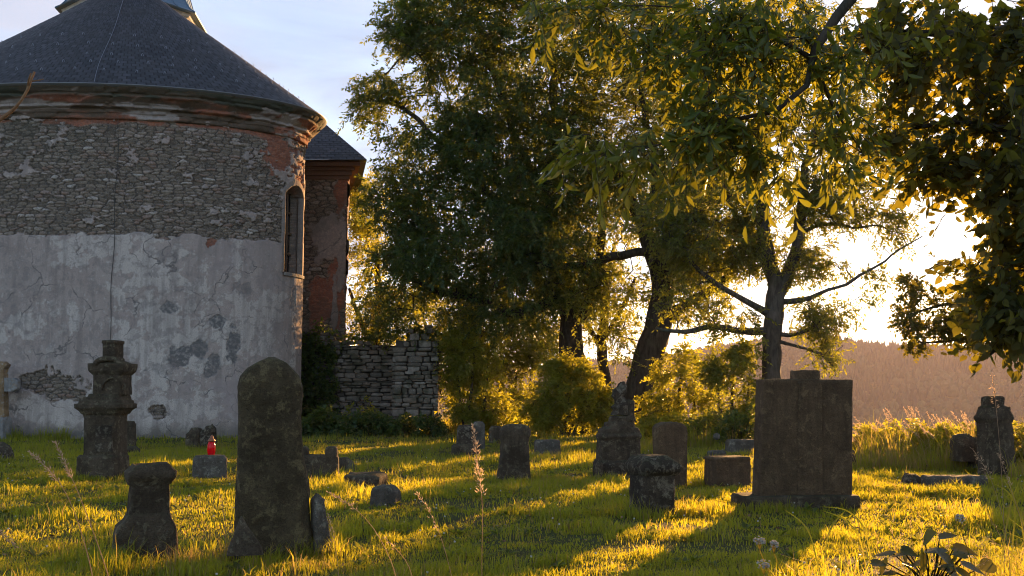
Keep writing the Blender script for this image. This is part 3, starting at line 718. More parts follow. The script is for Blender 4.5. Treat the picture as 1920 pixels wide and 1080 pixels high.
t = [o for o in scn.objects if o.name == 'tower_monument'][0]; Yt = t['_b'][1]
V, Fc = loft([(848, 179, 214, .10), (797, 180, 213, .10)], Yt - .235, rz=rad(-8), p=20, amp=.003, seed=27); obj('inset_plaque', V, Fc, ST_BLACK, t)
a_ = np.linspace(0, math.pi, 14); c0 = P(212, 740, Yt - .24); ra_ = .21
obj('carved_arch', *tube(np.stack([c0[0] + ra_ * np.cos(a_), np.full(14, c0[1] - .0), c0[2] + .08 + .22 * np.sin(a_)], -1), .022, 7), ST_DARK, t)
for sx2 in (.16, -.16):
    q = P(207, 690, Yt)
obj('pediment', *(lambda aa: tube(np.stack([P(212, 684, Yt)[0] + .21 * np.cos(aa), np.full(16, Yt - .26), P(212, 684, Yt)[2] + .10 * np.sin(aa)], -1), .05, 7))(np.linspace(0, math.pi, 16)), ST_DARK, t)
stone('slim_headstone', 'slim dark headstone half hidden behind the tall stacked monument', 'gravestone', [(850, 229, 254, .3), (795, 230, 253, .28), (790, 232, 251, .24)], 842, ST_DARK, rz=.1, seed=31)
stone('rubble_stone', 'low mossy stone beside the slim dark headstone', 'stone', [(852, 236, 262, .3), (842, 236, 261, .3), (837, 240, 256, .2)], 848, ST_DARK, seed=32, p=4, amp=.02, Y=26.5)
stone('dark_boulder', 'dark boulder sunk in grass below the wayside cross', 'boulder', [(872, -20, 24, .5), (850, -16, 22, .5), (836, -12, 14, .4), (831, -8, 5, .3)], 866, ST_BLACK, seed=33, p=3.2, amp=.03)
# wayside cross against the wall
OCH = mat_stone('ochre_stained_stone', (.30, .19, .10), (.42, .27, .14), (.36, .34, .32), 0, .6)
PALE = mat_stone('pale_stone', (.28, .265, .25), (.38, .36, .34), (.30, .22, .15), .2, .6)
Yc = 33.6
t = thing('wayside_cross', 'pale stone cross stained ochre leaning on the church wall', 'stone cross', (P(8, 822, Yc)[0], Yc, 0))
for nm, mt, secs, k in [
    ('plinth', PALE, [(830, -14, 19, .5), (786, -14, 18, .5), (782, -12, 16, .4)], dict(seed=41, p=12)),
    ('shaft', OCH, [(784, -8, 15, .3), (700, -7, 13, .28), (692, -10, 14, .28), (684, -12, 20, .28), (678, -8, 12, .22)], dict(seed=42, p=8)),
    ('cross_arm', PALE, [(734, -32, 30, .24), (730, -34, 38, .24), (714, -35, 40, .24), (709, -32, 32, .24)], dict(seed=43, p=8, depth0=.03))]:
    V, Fc = loft(secs, Yc, rz=rad(-12), amp=.01, **k); obj(nm, V, Fc, mt, t)
# low block with the red lantern
lb = stone('low_block', 'low grey stone block carrying the red grave lantern', 'stone block', [(900, 359, 427, .4), (860, 361, 427, .38), (854, 365, 423, .34)], 895, ST_GREY, rz=rad(17), seed=45, p=7, amp=.014)
Yl = gy_(393, 895); lp = P(396, 853, Yl)
t = thing('grave_lantern', 'red glass grave lantern with pointed cap on the low grey block', 'lantern', lp)
RED = M('red_glass'); p_ = RED.n('BsdfPrincipled'); p_.inputs['Base Color'].default_value = (.45, .008, .02, 1); p_.inputs['Roughness'].default_value = .18
tr_ = RED.n('BsdfTranslucent'); tr_.inputs['Color'].default_value = (.7, .012, .03, 1); mx_ = RED.n('MixShader'); mx_.inputs[0].default_value = .5
RED.t.links.new(p_.outputs[0], mx_.inputs[1]); RED.t.links.new(tr_.outputs[0], mx_.inputs[2]); RED = RED.done(mx_.outputs[0])
GOLD = M('lantern_metal'); GOLD = GOLD.done(GOLD.principled((.30, .12, .06), .35, None, .5, .7))
def lath(prof, c, mat, nm, par):
    V, Fc, _, _ = lathe(c[0], c[1], [(r, c[2] + z) for r, z in prof], 0, 2 * math.pi, 20); return obj(nm, V, Fc, mat, par)
kk = Yl / F
lath([(0, 0), (.062, 0), (.066, .01), (.058, .025), (.070, .05), (.074, .12), (.070, .19), (.054, .235), (.045, .25)], lp - [0, 0, .005], RED, 'glass', t)
lath([(.055, .245), (.068, .25), (.066, .27), (.04, .30), (.03, .335), (.012, .36), (0, .365)], lp - [0, 0, .005], GOLD, 'cap', t)
# rubble pile at the church wall
for i, (xl, xr, yt, yb) in enumerate([(350, 382, 810, 836), (376, 404, 806, 834), (356, 380, 803, 811), (382, 406, 799, 808), (392, 404, 795, 801)]):
    stone('rubble_stone', ['broad bottom stone of the rubble pile against the church wall, on its near end', 'upright bottom stone of the rubble pile, below its tallest end', 'flat stone lying on the low end of the rubble pile by the church', 'flat stone near the top of the rubble pile by the church', 'small topmost stone of the rubble pile by the church wall'][i], 'stone',
          [(yb + 2, xl, xr, .42), (yt + 4, xl + 1, xr - 1, .4), (yt, xl + 4, xr - 4, .32)], 838, ST_BLACK if i % 2 else ST_DARK, 'rubble stones piled at the church wall', rz=rad(9 * (i - 2)), seed=50 + i, p=5, amp=.03, Y=gy_(375, 838) - .15)
# row behind the standing stone
multi('notched_stone', 'wide low stone with a notched broken top right of the standing stone', 'gravestone', 900, 605, [
    ('slab', ST_DARK, [(908, 560, 636, .34), (858, 560, 635, .32), (853, 561, 634, .3)], dict(rz=rad(6), amp=.014, seed=61, p=8)),
    ('raised_end', ST_DARK, [(856, 609, 634, .31), (841, 610, 634, .3), (838, 612, 632, .28)], dict(rz=rad(6), amp=.012, seed=62, p=8)),
    ('raised_corner', ST_DARK, [(856, 562, 580, .31), (842, 563, 579, .3), (838, 565, 576, .26)], dict(rz=rad(6), amp=.014, seed=63, p=7))])
stone('low_block', 'low sloping stone tucked behind the notched stone', 'stone block', [(884, 630, 668, .4), (868, 632, 664, .36), (859, 634, 654, .3)], 880, ST_DARK, rz=.1, seed=64, p=6, amp=.015)
stone('fallen_slab', 'dark fallen slab lying flat in the lawn between the notched stone and the small cube', 'stone slab', [(918, 652, 722, .8), (892, 650, 724, .8), (888, 654, 718, .7)], 912, ST_BLACK, rz=rad(-5), seed=65, p=6, amp=.03)
stone('cube_block', 'small squared stone block alone on the bright lawn', 'stone block', [(956, 695, 752, .34), (922, 696, 751, .33), (914, 699, 744, .3), (910, 704, 738, .24)], 951, ST_GREY, rz=rad(-16), seed=66, p=6, amp=.014)
# back row
multi('headstone', 'dark headstone on a stepped base, farthest row beside the ruined pillar', 'gravestone', 852, 872, [
    ('base', ST_DARK, [(858, 845, 900, .5), (836, 846, 899, .5), (833, 850, 896, .44)], dict(seed=71, rz=.12)),
    ('slab', ST_BLACK, [(834, 855, 892, .26), (803, 857, 890, .24), (797, 861, 887, .22)], dict(seed=72, rz=.12, p=8))])
stone('headstone', 'grey slab standing close behind the dark headstone on a stepped base', 'gravestone', [(850, 884, 910, .24), (796, 886, 909, .22), (791, 889, 906, .2)], 843, ST_GREY, seed=73, rz=.1, p=8)
stone('headstone', 'low dim headstone in the hedge shadow left of the round shouldered one', 'gravestone', [(840, 916, 944, .24), (804, 917, 943, .22), (799, 921, 939, .2)], 832, ST_DARK, seed=74, rz=.1, p=6)
t, _ = multi('headstone', 'waisted headstone with rounded shoulders in the middle of the lawn', 'gravestone', 903, 962, [
    ('slab', ST_DARK, [(905, 931, 995, .36), (890, 931, 995, .36), (868, 935, 993, .32), (830, 938, 991, .29), (822, 937, 992, .29), (815, 936, 995, .31), (806, 937, 995, .31), (799, 942, 991, .29), (796, 950, 984, .25)], dict(seed=75, rz=rad(14), p=8, amp=.008)),
    ('foot', ST_DARK, [(911, 926, 1003, .5), (903, 928, 1000, .48), (901, 931, 997, .4)], dict(seed=76, rz=rad(14), amp=.02, p=6))])
stone('low_block', 'low pale grey rectangular block between the middle headstone and the ornate monument', 'stone block', [(858, 1001, 1051, .5), (828, 1002, 1050, .5), (825, 1004, 1048, .46)], 853, ST_GREY, rz=.08, seed=77, p=12)
# ornate monument
Yo = gy_(1155, 897)
t = thing('ornate_monument', 'ornate broken grave monument crowned by a rugged carved stump', 'grave monument', (P(1155, 897, Yo)[0], Yo, 0))
for nm, secs, k in [
    ('base', [(905, 1112, 1205, .6), (868, 1113, 1204, .6), (862, 1116, 1200, .5)], dict(seed=81, amp=.015)),
    ('pilaster', [(902, 1112, 1128, .2), (874, 1113, 1128, .2), (867, 1114, 1127, .17), (863, 1117, 1124, .1)], dict(seed=82, depth0=-.33, p=5)),
    ('pilaster', [(902, 1186, 1203, .2), (874, 1187, 1203, .2), (867, 1188, 1202, .17), (863, 1191, 1199, .1)], dict(seed=83, depth0=-.33, p=5)),
    ('body', [(863, 1118, 1200, .42), (824, 1119, 1200, .42), (818, 1117, 1203, .48), (812, 1120, 1201, .42)], dict(seed=84, amp=.015)),
    ('pediment', [(814, 1120, 1200, .4), (806, 1121, 1199, .4), (802, 1124, 1197, .4), (801, 1133, 1191, .38), (792, 1135, 1189, .36), (791, 1141, 1186, .34), (781, 1143, 1185, .34)], dict(seed=85, amp=.03, p=5)),
    ('carved_stump', [(778, 1146, 1184, .34), (770, 1151, 1181, .33), (763, 1147, 1183, .35), (757, 1154, 1180, .30), (750, 1152, 1172, .27), (742, 1147, 1169, .28), (736, 1149, 1174, .30), (730, 1148, 1175, .28), (726, 1156, 1175, .22), (719, 1160, 1173, .18), (713, 1165, 1171, .10)], dict(seed=86, amp=.045, fr=5, p=3.2, chip=.05)),
    ('carved_knob', [(788, 1174, 1190, .2), (766, 1174, 1188, .2), (758, 1173, 1188, .2), (752, 1174, 1187, .18), (749, 1177, 1184, .1)], dict(seed=87, amp=.03, p=2.6, depth0=-.06)),
    ('scroll', [(812, 1124, 1140, .22), (804, 1125, 1139, .22), (800, 1128, 1136, .14)], dict(seed=88, p=3, depth0=-.12))]:
    V, Fc = loft(secs, Yo, rz=rad(12), **k); obj(nm, V, Fc, ST_BLACK if nm in ('base', 'carved_stump') else ST_DARK, t)
# pedestal stump in front
multi('pedestal_stump', 'stout squared pedestal stump with a heavy overhanging mossy cap', 'pedestal', 968, 1222, [
    ('shaft', ST_BLACK, [(980, 1177, 1266, .56), (962, 1179, 1264, .54), (950, 1182, 1262, .52), (888, 1183, 1262, .52)], dict(seed=91, rz=rad(16), p=10, amp=.012)),
    ('cap', ST_BLACK, [(890, 1183, 1262, .52), (886, 1178, 1267, .58), (880, 1175, 1272, .66), (871, 1174, 1273, .66), (862, 1181, 1262, .58), (853, 1190, 1246, .44)], dict(seed=92, rz=rad(16), p=14, amp=.016, dome=.0, chip=.03))])
stone('headstone', 'brown headstone with a low arched top behind the pedestal stump', 'gravestone',
      [(918, 1226, 1288, .3), (900, 1227, 1287, .26), (812, 1223, 1289, .25), (800, 1224, 1287, .25), (795, 1229, 1281, .24), (792, 1238, 1272, .22)], 910, ST_BROWN, rz=rad(16), seed=93, p=10)
V = None
for i, (ya, yb) in enumerate([(905, 880), (878, 854), (852, 834), (832, 816), (814, 799)]): pass
stone('low_box_tomb', 'low brown rectangular box tomb with a pale edge left of the big headstone', 'box tomb', [(918, 1322, 1405, .5), (862, 1323, 1404, .5), (860, 1322, 1405, .52), (856, 1324, 1403, .5)], 911, ST_BROWN, rz=rad(14), seed=94, p=14, amp=.005)
stone('low_block', 'pale low stone bench block in the shadow behind the box tomb', 'stone block', [(858, 1360, 1420, .5), (828, 1362, 1418, .5), (824, 1365, 1415, .46)], 850, ST_GREY, rz=.1, seed=95, p=10)
stone('kerb_stone', 'narrow flat kerb stone left of the pale bench block', 'kerb', [(862, 1326, 1362, .3), (848, 1327, 1360, .3), (845, 1329, 1358, .26)], 857, ST_GREY, rz=.1, seed=96)
V, Fc, _, _ = lathe(P(1378, 824, 24)[0], gy_(1390, 850), [(0, 0)] + [(.09 * math.sin(a), .09 - .09 * math.cos(a)) for a in np.linspace(.3, math.pi, 8)], 0, 6.2832, 14)
V[:, 2] += P(1378, 825, gy_(1390, 850))[2]
tag(obj('stone_ball', V, Fc, ST_GREY, None, V.mean(0)), 'small round stone ball resting on the pale bench block', 'stone ball')
# the big headstone
t, Yb = multi('large_headstone', 'big square brown headstone with a small central block on its top edge', 'gravestone', 953, 1490, [
    ('plinth', ST_DARK, [(966, 1374, 1607, .62), (932, 1375, 1606, .62), (927, 1377, 1604, .6)], dict(seed=101, rz=rad(8), p=12, amp=.016, chip=.03)),
    ('slab', ST_BROWN, [(930, 1412, 1595, .34), (800, 1416, 1596, .33), (714, 1419, 1597, .32), (712, 1420, 1596, .31)], dict(seed=102, rz=rad(8), p=22, amp=.005, chip=.012)),
    ('top_block', ST_BROWN, [(714, 1484, 1534, .27), (697, 1485, 1534, .27), (695, 1486, 1533, .26)], dict(seed=103, rz=rad(8), p=16, amp=.004)),
    ('centre_panel', ST_BROWN, [(929, 1487, 1536, .06), (716, 1489, 1535, .06)], dict(seed=104, rz=rad(8), p=20, amp=.003, depth0=-.148, dome=0))])
stone('low_block', 'small low block peeking out right behind the big square headstone', 'stone block', [(872, 1590, 1618, .4), (848, 1590, 1617, .4), (845, 1592, 1615, .36)], 866, ST_DARK, rz=.1, seed=105)
# monument on the bank
multi('gabled_monument', 'weathered monument with shoulders and block top by the flowering grass bank', 'grave monument', 888, 1866, [
    ('shaft', ST_DARK, [(895, 1838, 1903, .5), (870, 1839, 1900, .48), (790, 1834, 1893, .44)], dict(seed=111, rz=rad(22), p=12)),
    ('shoulder', ST_DARK, [(792, 1833, 1894, .44), (784, 1828, 1897, .5), (780, 1830, 1896, .48), (770, 1836, 1891, .42), (763, 1838, 1890, .4)], dict(seed=112, rz=rad(22), p=10)),
    ('cap', ST_DARK, [(764, 1837, 1890, .4), (760, 1842, 1880, .34), (746, 1843, 1880, .33), (743, 1846, 1877, .28)], dict(seed=113, rz=rad(22), p=8))])
stone('kerb_stone', 'long low grave kerb half buried before the gabled monument', 'kerb', [(920, 1725, 1850, .35), (896, 1727, 1848, .33), (892, 1731, 1843, .3)], 914, ST_GREY, rz=rad(4), seed=114, p=6, amp=.02)
stone('rubble_stone', 'dark sunken stone at the far end of the long grave kerb', 'stone', [(918, 1694, 1726, .5), (897, 1696, 1724, .4), (890, 1700, 1718, .3)], 912, ST_BLACK, seed=115, p=4, amp=.03)
for i, (xl, xr, yt, yb, lab) in enumerate([(1786, 1824, 814, 850, 'rough boulder heaped at the bank left of the gabled monument'), (1816, 1842, 820, 862, 'narrow rough stone wedged against the gabled monument')]):
    stone('rubble_stone', lab, 'stone', [(yb + 14, xl, xr, .5), (yt + 10, xl + 1, xr - 2, .45), (yt + 3, xl + 5, xr - 5, .35), (yt, xl + 10, xr - 9, .2)], 880, ST_DARK, seed=120 + i, p=3.6, amp=.035, Y=gy_(1815, 880))
# ================================================================== TREES
def ellipses(L, n, dens_seed=0, hole=.40, hs=1.0):
    """L: (px, py, rx, ry, depth, half depth, weight) -> n points inside those lumps of the crown, with gaps"""
    L = [tuple(l) + ((1.0,) if len(l) == 6 else ()) for l in L]
    wts = np.array([l[2] * l[3] * l[6] for l in L], dtype=float); wts /= wts.sum(); out = []
    while len(out) < n:
        l = L[int(rng.choice(len(L), p=wts))]
        q = rng.normal(size=3); q /= np.linalg.norm(q); q *= rng.uniform(0, 1) ** .42
        p_ = P(l[0] + q[0] * l[2], l[1] + q[1] * l[3], l[4] + q[2] * l[5])
        if hole and vnoise(np.array([p_[0] * hs]), np.array([p_[1] * hs]), np.array([p_[2] * hs]), seed=dens_seed + 300)[0] < hole * rng.uniform(.5, 1.15): continue
        out.append(p_)
    return np.array(out)
def spline(L, step=.3):
    """L: (px, py, depth, radius px) -> points and radii"""
    pts = np.array([P(a, b, c) for a, b, c, d in L]); r = np.array([d * c / F for a, b, c, d in L])
    t = np.concatenate([[0], np.cumsum(np.linalg.norm(np.diff(pts, axis=0), axis=1))]); n = max(3, int(t[-1] / step) + 1)
    q = np.linspace(0, t[-1], n)
    # Catmull-Rom
    out = []; rr_ = np.interp(q, t, r)
    for u in q:
        i = min(max(np.searchsorted(t, u) - 1, 0), len(t) - 2); f = (u - t[i]) / (t[i + 1] - t[i])
        p0, p1, p2, p3 = pts[max(i - 1, 0)], pts[i], pts[i + 1], pts[min(i + 2, len(pts) - 1)]
        out.append(.5 * ((2 * p1) + (-p0 + p2) * f + (2 * p0 - 5 * p1 + 4 * p2 - p3) * f * f + (-p0 + 3 * p1 - 3 * p2 + p3) * f ** 3))
    out = np.array(out)
    if len(out) > 6:                          # limbs kink a little
        k = np.minimum(1, np.minimum(np.arange(len(out)), 4) / 4)[:, None] * np.clip(rr_ * 1.6, .0, .10)[:, None]
        out = out + k * np.stack([fbm(out[:, 0] * 1.9 + 7 * i, out[:, 1] * 1.9, out[:, 2] * 1.9, o=3, seed=90 + i) - .5 for i in range(3)], -1) * 2.4
    return out, rr_
def skeleton(limbs, targets, step=.45, tip=.008, wob=.10, up=.25):
    """limbs: splines that exist; each target gets a branch from the nearest wood. returns chains of (points, radii)"""
    pos = np.zeros((60000, 3)); par = np.full(60000, -1); fix = np.zeros(60000); n = 0; chains = []
    for L in limbs:
        pts, rr_ = L
        if n:
            d = np.linalg.norm(pos[:n] - pts[0], axis=1); p0 = int(np.argmin(d))
        else: p0 = -1
        ids = []
        for k in range(len(pts)):
            pos[n] = pts[k]; par[n] = (ids[-1] if k else p0); fix[n] = rr_[k]; ids.append(n); n += 1
        chains.append(([p0] if p0 >= 0 else []) + ids)
    nlimb = n
    base_z = min(L[0][0][2] for L in limbs)
    order = np.argsort([np.min(np.linalg.norm(pos[:nlimb] - t_, axis=1)) for t_ in targets])
    for k in order:
        t_ = targets[k]; dv = t_ - pos[:n]; d = np.linalg.norm(dv, axis=1)
        cost = d * (1 + .9 * np.clip(-dv[:, 2] / (d + .01), 0, 1)) + np.where(pos[:n, 2] < base_z + 1.0, 2.0, 0)
        p0 = int(np.argmin(cost)); L = d[p0]
        m_ = max(1, int(L / step)); ids = [p0]
        a, b = pos[p0], t_; side = rng.normal(size=3) * wob * L; mid = (a + b) / 2 + side + np.array([0, 0, up * L * .5])
        for i in range(1, m_ + 1):
            f = i / m_; q = (1 - f) ** 2 * a + 2 * f * (1 - f) * mid + f * f * b
            if i < m_: q = q + rng.normal(size=3) * .03
            pos[n] = q; par[n] = ids[-1]; ids.append(n); n += 1
        chains.append(ids)
    cnt = np.zeros(n)
    has = np.zeros(n, bool); has[par[:n][par[:n] >= 0]] = True
    for i in range(n - 1, -1, -1):
        if not has[i]: cnt[i] += 1
        if par[i] >= 0: cnt[par[i]] += cnt[i]
    r = np.maximum(tip * cnt ** .46, fix[:n])
    r = np.where((fix[:n] > 0), np.minimum(r, fix[:n] * 1.15), r)
    out = []
    for ids in chains:
        rr_ = r[ids].copy()
        if len(ids) > 1 and par[ids[1]] == ids[0]: rr_[0] = min(rr_[0], rr_[1] * 1.25)
        out.append((pos[ids], rr_))
    return out, targets
def wood(chains, acc, minr=0.0, rough=.0):
    for pts, r in chains:
        if len(pts) < 2 or r.max() < minr: continue
        n = 14 if r.max() > .25 else (9 if r.max() > .08 else (6 if r.max() > .03 else 4))
        V, Fc = tube(pts, r, n)
        if r.max() > .06:
            c = np.repeat(pts, n, 0); d = V - c
            V = c + d * (1 + .55 * (fbm(V[:, 0] * 2.2, V[:, 1] * 2.2, V[:, 2] * 1.1, o=4, seed=3) - .5) + .25 * (fbm(V[:, 0] * 9, V[:, 1] * 9, V[:, 2] * 2, o=3, seed=4) - .5))[:, None]
        acc.add(V, Fc)
def unit(a): return a / (np.linalg.norm(a, axis=-1, keepdims=True) + 1e-9)
SH4 = np.array([[0, 0, 0], [.46, .5, .10], [1, 0, 0], [.46, -.5, .10]]); SF4 = np.array([[0, 1, 2], [0, 2, 3]])
SH8 = np.array([[0, 0, 0], [.18, .30, .05], [.45, .5, .09], [.75, .32, .04], [1, 0, -.08], [.75, -.32, .04], [.45, -.5, .09], [.18, -.30, .05], [.45, 0, 0], [.75, 0, -.02]])
SF8 = np.array([[0, 1, 8], [1, 2, 8], [2, 3, 9], [2, 9, 8], [3, 4, 9], [4, 5, 9], [5, 6, 9], [6, 8, 9], [6, 7, 8], [7, 0, 8]])
_a = np.linspace(0, 2 * math.pi, 13)[:-1]
SHH = np.array([[-.02, 0, 0], [-.10, .22, .03], [.06, .46, .05], [.32, .52, .05], [.58, .40, .02], [.80, .18, -.02], [1.05, 0, -.08], [.80, -.18, -.02], [.58, -.40, .02], [.32, -.52, .05], [.06, -.46, .05], [-.10, -.22, .03], [.40, 0, -.02]])
SFH = np.array([[i, (i + 1) % 12, 12] for i in range(12)])
def leaf_mesh(acc, b, d, wv, L, W, shape='4'):
    SH, SF = {'4': (SH4, SF4), '8': (SH8, SF8), 'h': (SHH, SFH)}[shape]
    n = len(b); d = unit(d); wv = unit(wv - d * (wv * d).sum(-1, keepdims=True)); nn = np.cross(d, wv)
    V = b[:, None] + d[:, None] * (SH[None, :, 0:1] * L[:, None, None]) + wv[:, None] * (SH[None, :, 1:2] * W[:, None, None]) + nn[:, None] * (SH[None, :, 2:3] * L[:, None, None])
    Fc = (SF[None] + (np.arange(n) * len(SH))[:, None, None]).reshape(-1, 3)
    acc.add(V.reshape(-1, 3), Fc, tint=np.repeat(rng.uniform(0, 1, n), len(SH)))
def foliage(acc, centers, out_from, ns=6, nl=11, rc=.5, L=.12, W=.05, droop=.5, shape='4', tw=None, upn=.8):
    """leafy sprays round each cluster centre"""
    c = np.repeat(centers, ns, 0); N = len(c)
    o = unit(c - out_from); dirn = unit(o * .5 + rng.normal(size=(N, 3)) * .75 + [0, 0, .15])
    slen = rc * rng.uniform(.6, 1.4, N); st = c + rng.normal(size=(N, 3)) * rc * .28
    t = (np.arange(nl) + .6) / nl
    p_ = st[:, None] + dirn[:, None] * (t[None, :, None] * slen[:, None, None]); p_[:, :, 2] -= droop * (t[None] ** 2) * slen[:, None] * .6
    upv = unit(rng.normal(size=(N, 3)) * .5 + [0, 0, upn]); side = unit(np.cross(dirn, upv))
    sg = np.where(np.arange(nl) % 2 == 0, 1.0, -1.0)
    ld = side[:, None] * sg[None, :, None] * .75 + dirn[:, None] * .65 + rng.normal(size=(N, nl, 3)) * .28; ld[:, :, 2] -= droop * .75
    wv = np.cross(unit(ld), upv[:, None]) + rng.normal(size=(N, nl, 3)) * .3
    M_ = N * nl; sc = rng.uniform(.7, 1.25, M_)
    leaf_mesh(acc, p_.reshape(-1, 3), ld.reshape(-1, 3), wv.reshape(-1, 3), L * sc, W * sc, shape)
    if tw is not None:
        tt_ = np.array([0, .5, 1.0]); q = st[:, None] + dirn[:, None] * (tt_[None, :, None] * slen[:, None, None]); q[:, :, 2] -= droop * (tt_[None] ** 2) * slen[:, None] * .6
        for i in range(0, N, 1):
            tw.add(*tube(q[i], np.array([.016, .013, .005]) * rc if rc < .4 else [.0045, .0035, .0015], 3))
BARK = mat_bark('old_bark', (.030, .023, .017), (.085, .066, .048)); BARKG = mat_bark('grey_bark', (.045, .037, .029), (.12, .10, .08))
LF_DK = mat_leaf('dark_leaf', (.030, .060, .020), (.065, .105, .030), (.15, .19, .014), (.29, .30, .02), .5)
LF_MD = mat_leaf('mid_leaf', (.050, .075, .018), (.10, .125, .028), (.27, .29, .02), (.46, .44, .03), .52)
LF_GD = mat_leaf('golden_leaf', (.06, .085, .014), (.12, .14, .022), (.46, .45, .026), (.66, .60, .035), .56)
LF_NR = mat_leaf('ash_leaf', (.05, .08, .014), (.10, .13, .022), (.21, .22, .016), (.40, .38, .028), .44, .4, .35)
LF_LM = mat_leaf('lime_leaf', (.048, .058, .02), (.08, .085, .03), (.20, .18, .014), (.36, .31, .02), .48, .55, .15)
def tree(name, label, limbs, crown, n, leafmat, barkmat, group=None, hole=.38, seed=0, fol={}, step=.45, tip=.008, wob=.10, up=.25, cat='tree', hs=1.0):
    sp_l = [spline(L) for L in limbs]
    b = sp_l[0][0][0].copy()
    T = ellipses(crown, n, seed, hole, hs)
    ch, tg = skeleton(sp_l, T, step, tip, wob, up)
    t = thing(name, label, cat, b, group)
    a = Acc(); wood(ch, a)
    lv = Acc(); cen = T.mean(0) * .5 + sp_l[0][0][-1] * .5
    f = dict(ns=6, nl=11, rc=.5); f.update(fol)
    if f.pop('twigs', 0): f['tw'] = a
    foliage(lv, T, cen, **f)
    a.build('trunk', barkmat, t); lv.build('crown', leafmat, t)
    return t
zg = lambda px, py, Y: float(terrain(np.array([P(px, py, Y)[0]]), np.array([Y]))[0])
def foot(px, Y, z=None):                     # pixel row where a trunk at depth Y meets the ground
    x = (px - 960) / F * Y; z = float(terrain(np.array([x]), np.array([Y]))[0]) - .2
    v = (z - CAMZ) / Y; t_ = (v * cp - sp) / (cp + v * sp)
    return 540 - t_ * F
# old dark tree in the middle left
YA = 39.0
tree('broadleaf_tree', 'huge dark leafy tree standing beside the church, its crown overtopping the ruined pillar',
     [[(1092, foot(1092, YA), YA, 30), (1082, 720, YA, 25), (1072, 665, YA, 23), (1070, 600, YA, 19), (1060, 520, YA, 16), (1035, 430, YA, 14), (1030, 330, YA, 11), (1040, 200, YA, 8), (1030, 60, YA, 5), (1020, -80, YA, 3)],
      [(1068, 610, YA, 16), (1110, 560, YA - .5, 11), (1125, 480, YA - 1, 8), (1130, 400, YA - 1, 6)],
      [(1065, 540, YA, 13), (980, 590, YA - .6, 9), (900, 560, YA - 1, 8), (820, 545, YA - 1.5, 6), (760, 520, YA - 1.5, 4)],
      [(1040, 450, YA, 11), (960, 400, YA, 8), (880, 330, YA - .5, 7), (800, 240, YA - 1, 5), (730, 180, YA - 1, 3)],
      [(1032, 380, YA, 10), (980, 290, YA + 1, 7), (940, 180, YA + 1, 6), (900, 70, YA + 1, 4), (880, -60, YA + 1, 3)],
      [(1033, 330, YA, 8), (1090, 250, YA, 6), (1120, 150, YA, 5), (1140, 20, YA, 3)]],
     [(770, 55, 62, 60, YA - 1, 1.6), (722, 175, 52, 46, YA - 1, 1.5), (700, 205, 34, 36, YA - 1, 1.0, .8), (850, 40, 130, 120, YA, 3), (960, 130, 170, 150, YA, 3.5), (830, 270, 120, 90, YA - 1, 2.5), (1000, 300, 170, 140, YA, 3.5),
      (755, 370, 84, 70, YA - 1, 2), (880, 420, 170, 110, YA - 1, 3), (1020, 470, 140, 110, YA - 1, 3), (790, 490, 110, 70, YA - 1.5, 2), (730, 590, 60, 60, YA, 2, .6), (960, -60, 180, 90, YA, 3), (930, 570, 110, 60, YA - 1, 2, .6)],
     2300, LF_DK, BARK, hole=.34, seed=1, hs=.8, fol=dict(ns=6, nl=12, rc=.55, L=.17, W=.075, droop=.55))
# old leaning tree
YB = 38.0
tree('broadleaf_tree', 'old thick leaning tree with forked trunk rising behind the ornate monument',
     [[(1178, foot(1178, YB), YB, 34), (1188, 770, YB, 28), (1206, 700, YB, 26), (1226, 640, YB, 25), (1238, 580, YB, 21), (1240, 540, YB, 19), (1222, 470, YB, 15), (1205, 410, YB, 13), (1165, 350, YB, 9), (1130, 270, YB, 6)],
      [(1238, 560, YB, 20), (1252, 470, YB + .3, 17), (1268, 400, YB + .3, 14), (1290, 320, YB + .5, 11), (1300, 210, YB + .5, 8), (1290, 90, YB + .5, 5), (1280, -50, YB, 3)],
      [(1228, 472, YB, 9), (1180, 476, YB - .6, 8), (1120, 490, YB - 1, 7), (1060, 500, YB - 1, 6), (1000, 490, YB - 1, 4)],
      [(1240, 600, YB, 14), (1280, 575, YB - .3, 10), (1330, 545, YB - .6, 8), (1380, 500, YB - .8, 5)],
      [(1208, 415, YB, 10), (1230, 330, YB - .5, 8), (1210, 220, YB - .5, 6), (1190, 100, YB, 4), (1180, -20, YB, 3)]],
     [(1140, 90, 120, 110, YB, 2.5), (1260, 160, 150, 150, YB, 3), (1120, 260, 110, 110, YB, 2.5), (1190, 370, 120, 90, YB, 2.5, .8), (1130, 560, 110, 70, YB - .5, 2, .5), (1310, 330, 100, 110, YB, 2.5, .8), (1300, 500, 90, 70, YB, 2, 1.2), (1080, 500, 80, 60, YB, 2, 1), (1170, 640, 60, 40, YB, 1.5, .6), (1240, 0, 170, 80, YB, 3)],
     1800, LF_MD, BARK, hole=.38, seed=2, hs=.8, fol=dict(ns=5, nl=11, rc=.52, L=.15, W=.065, droop=.5))
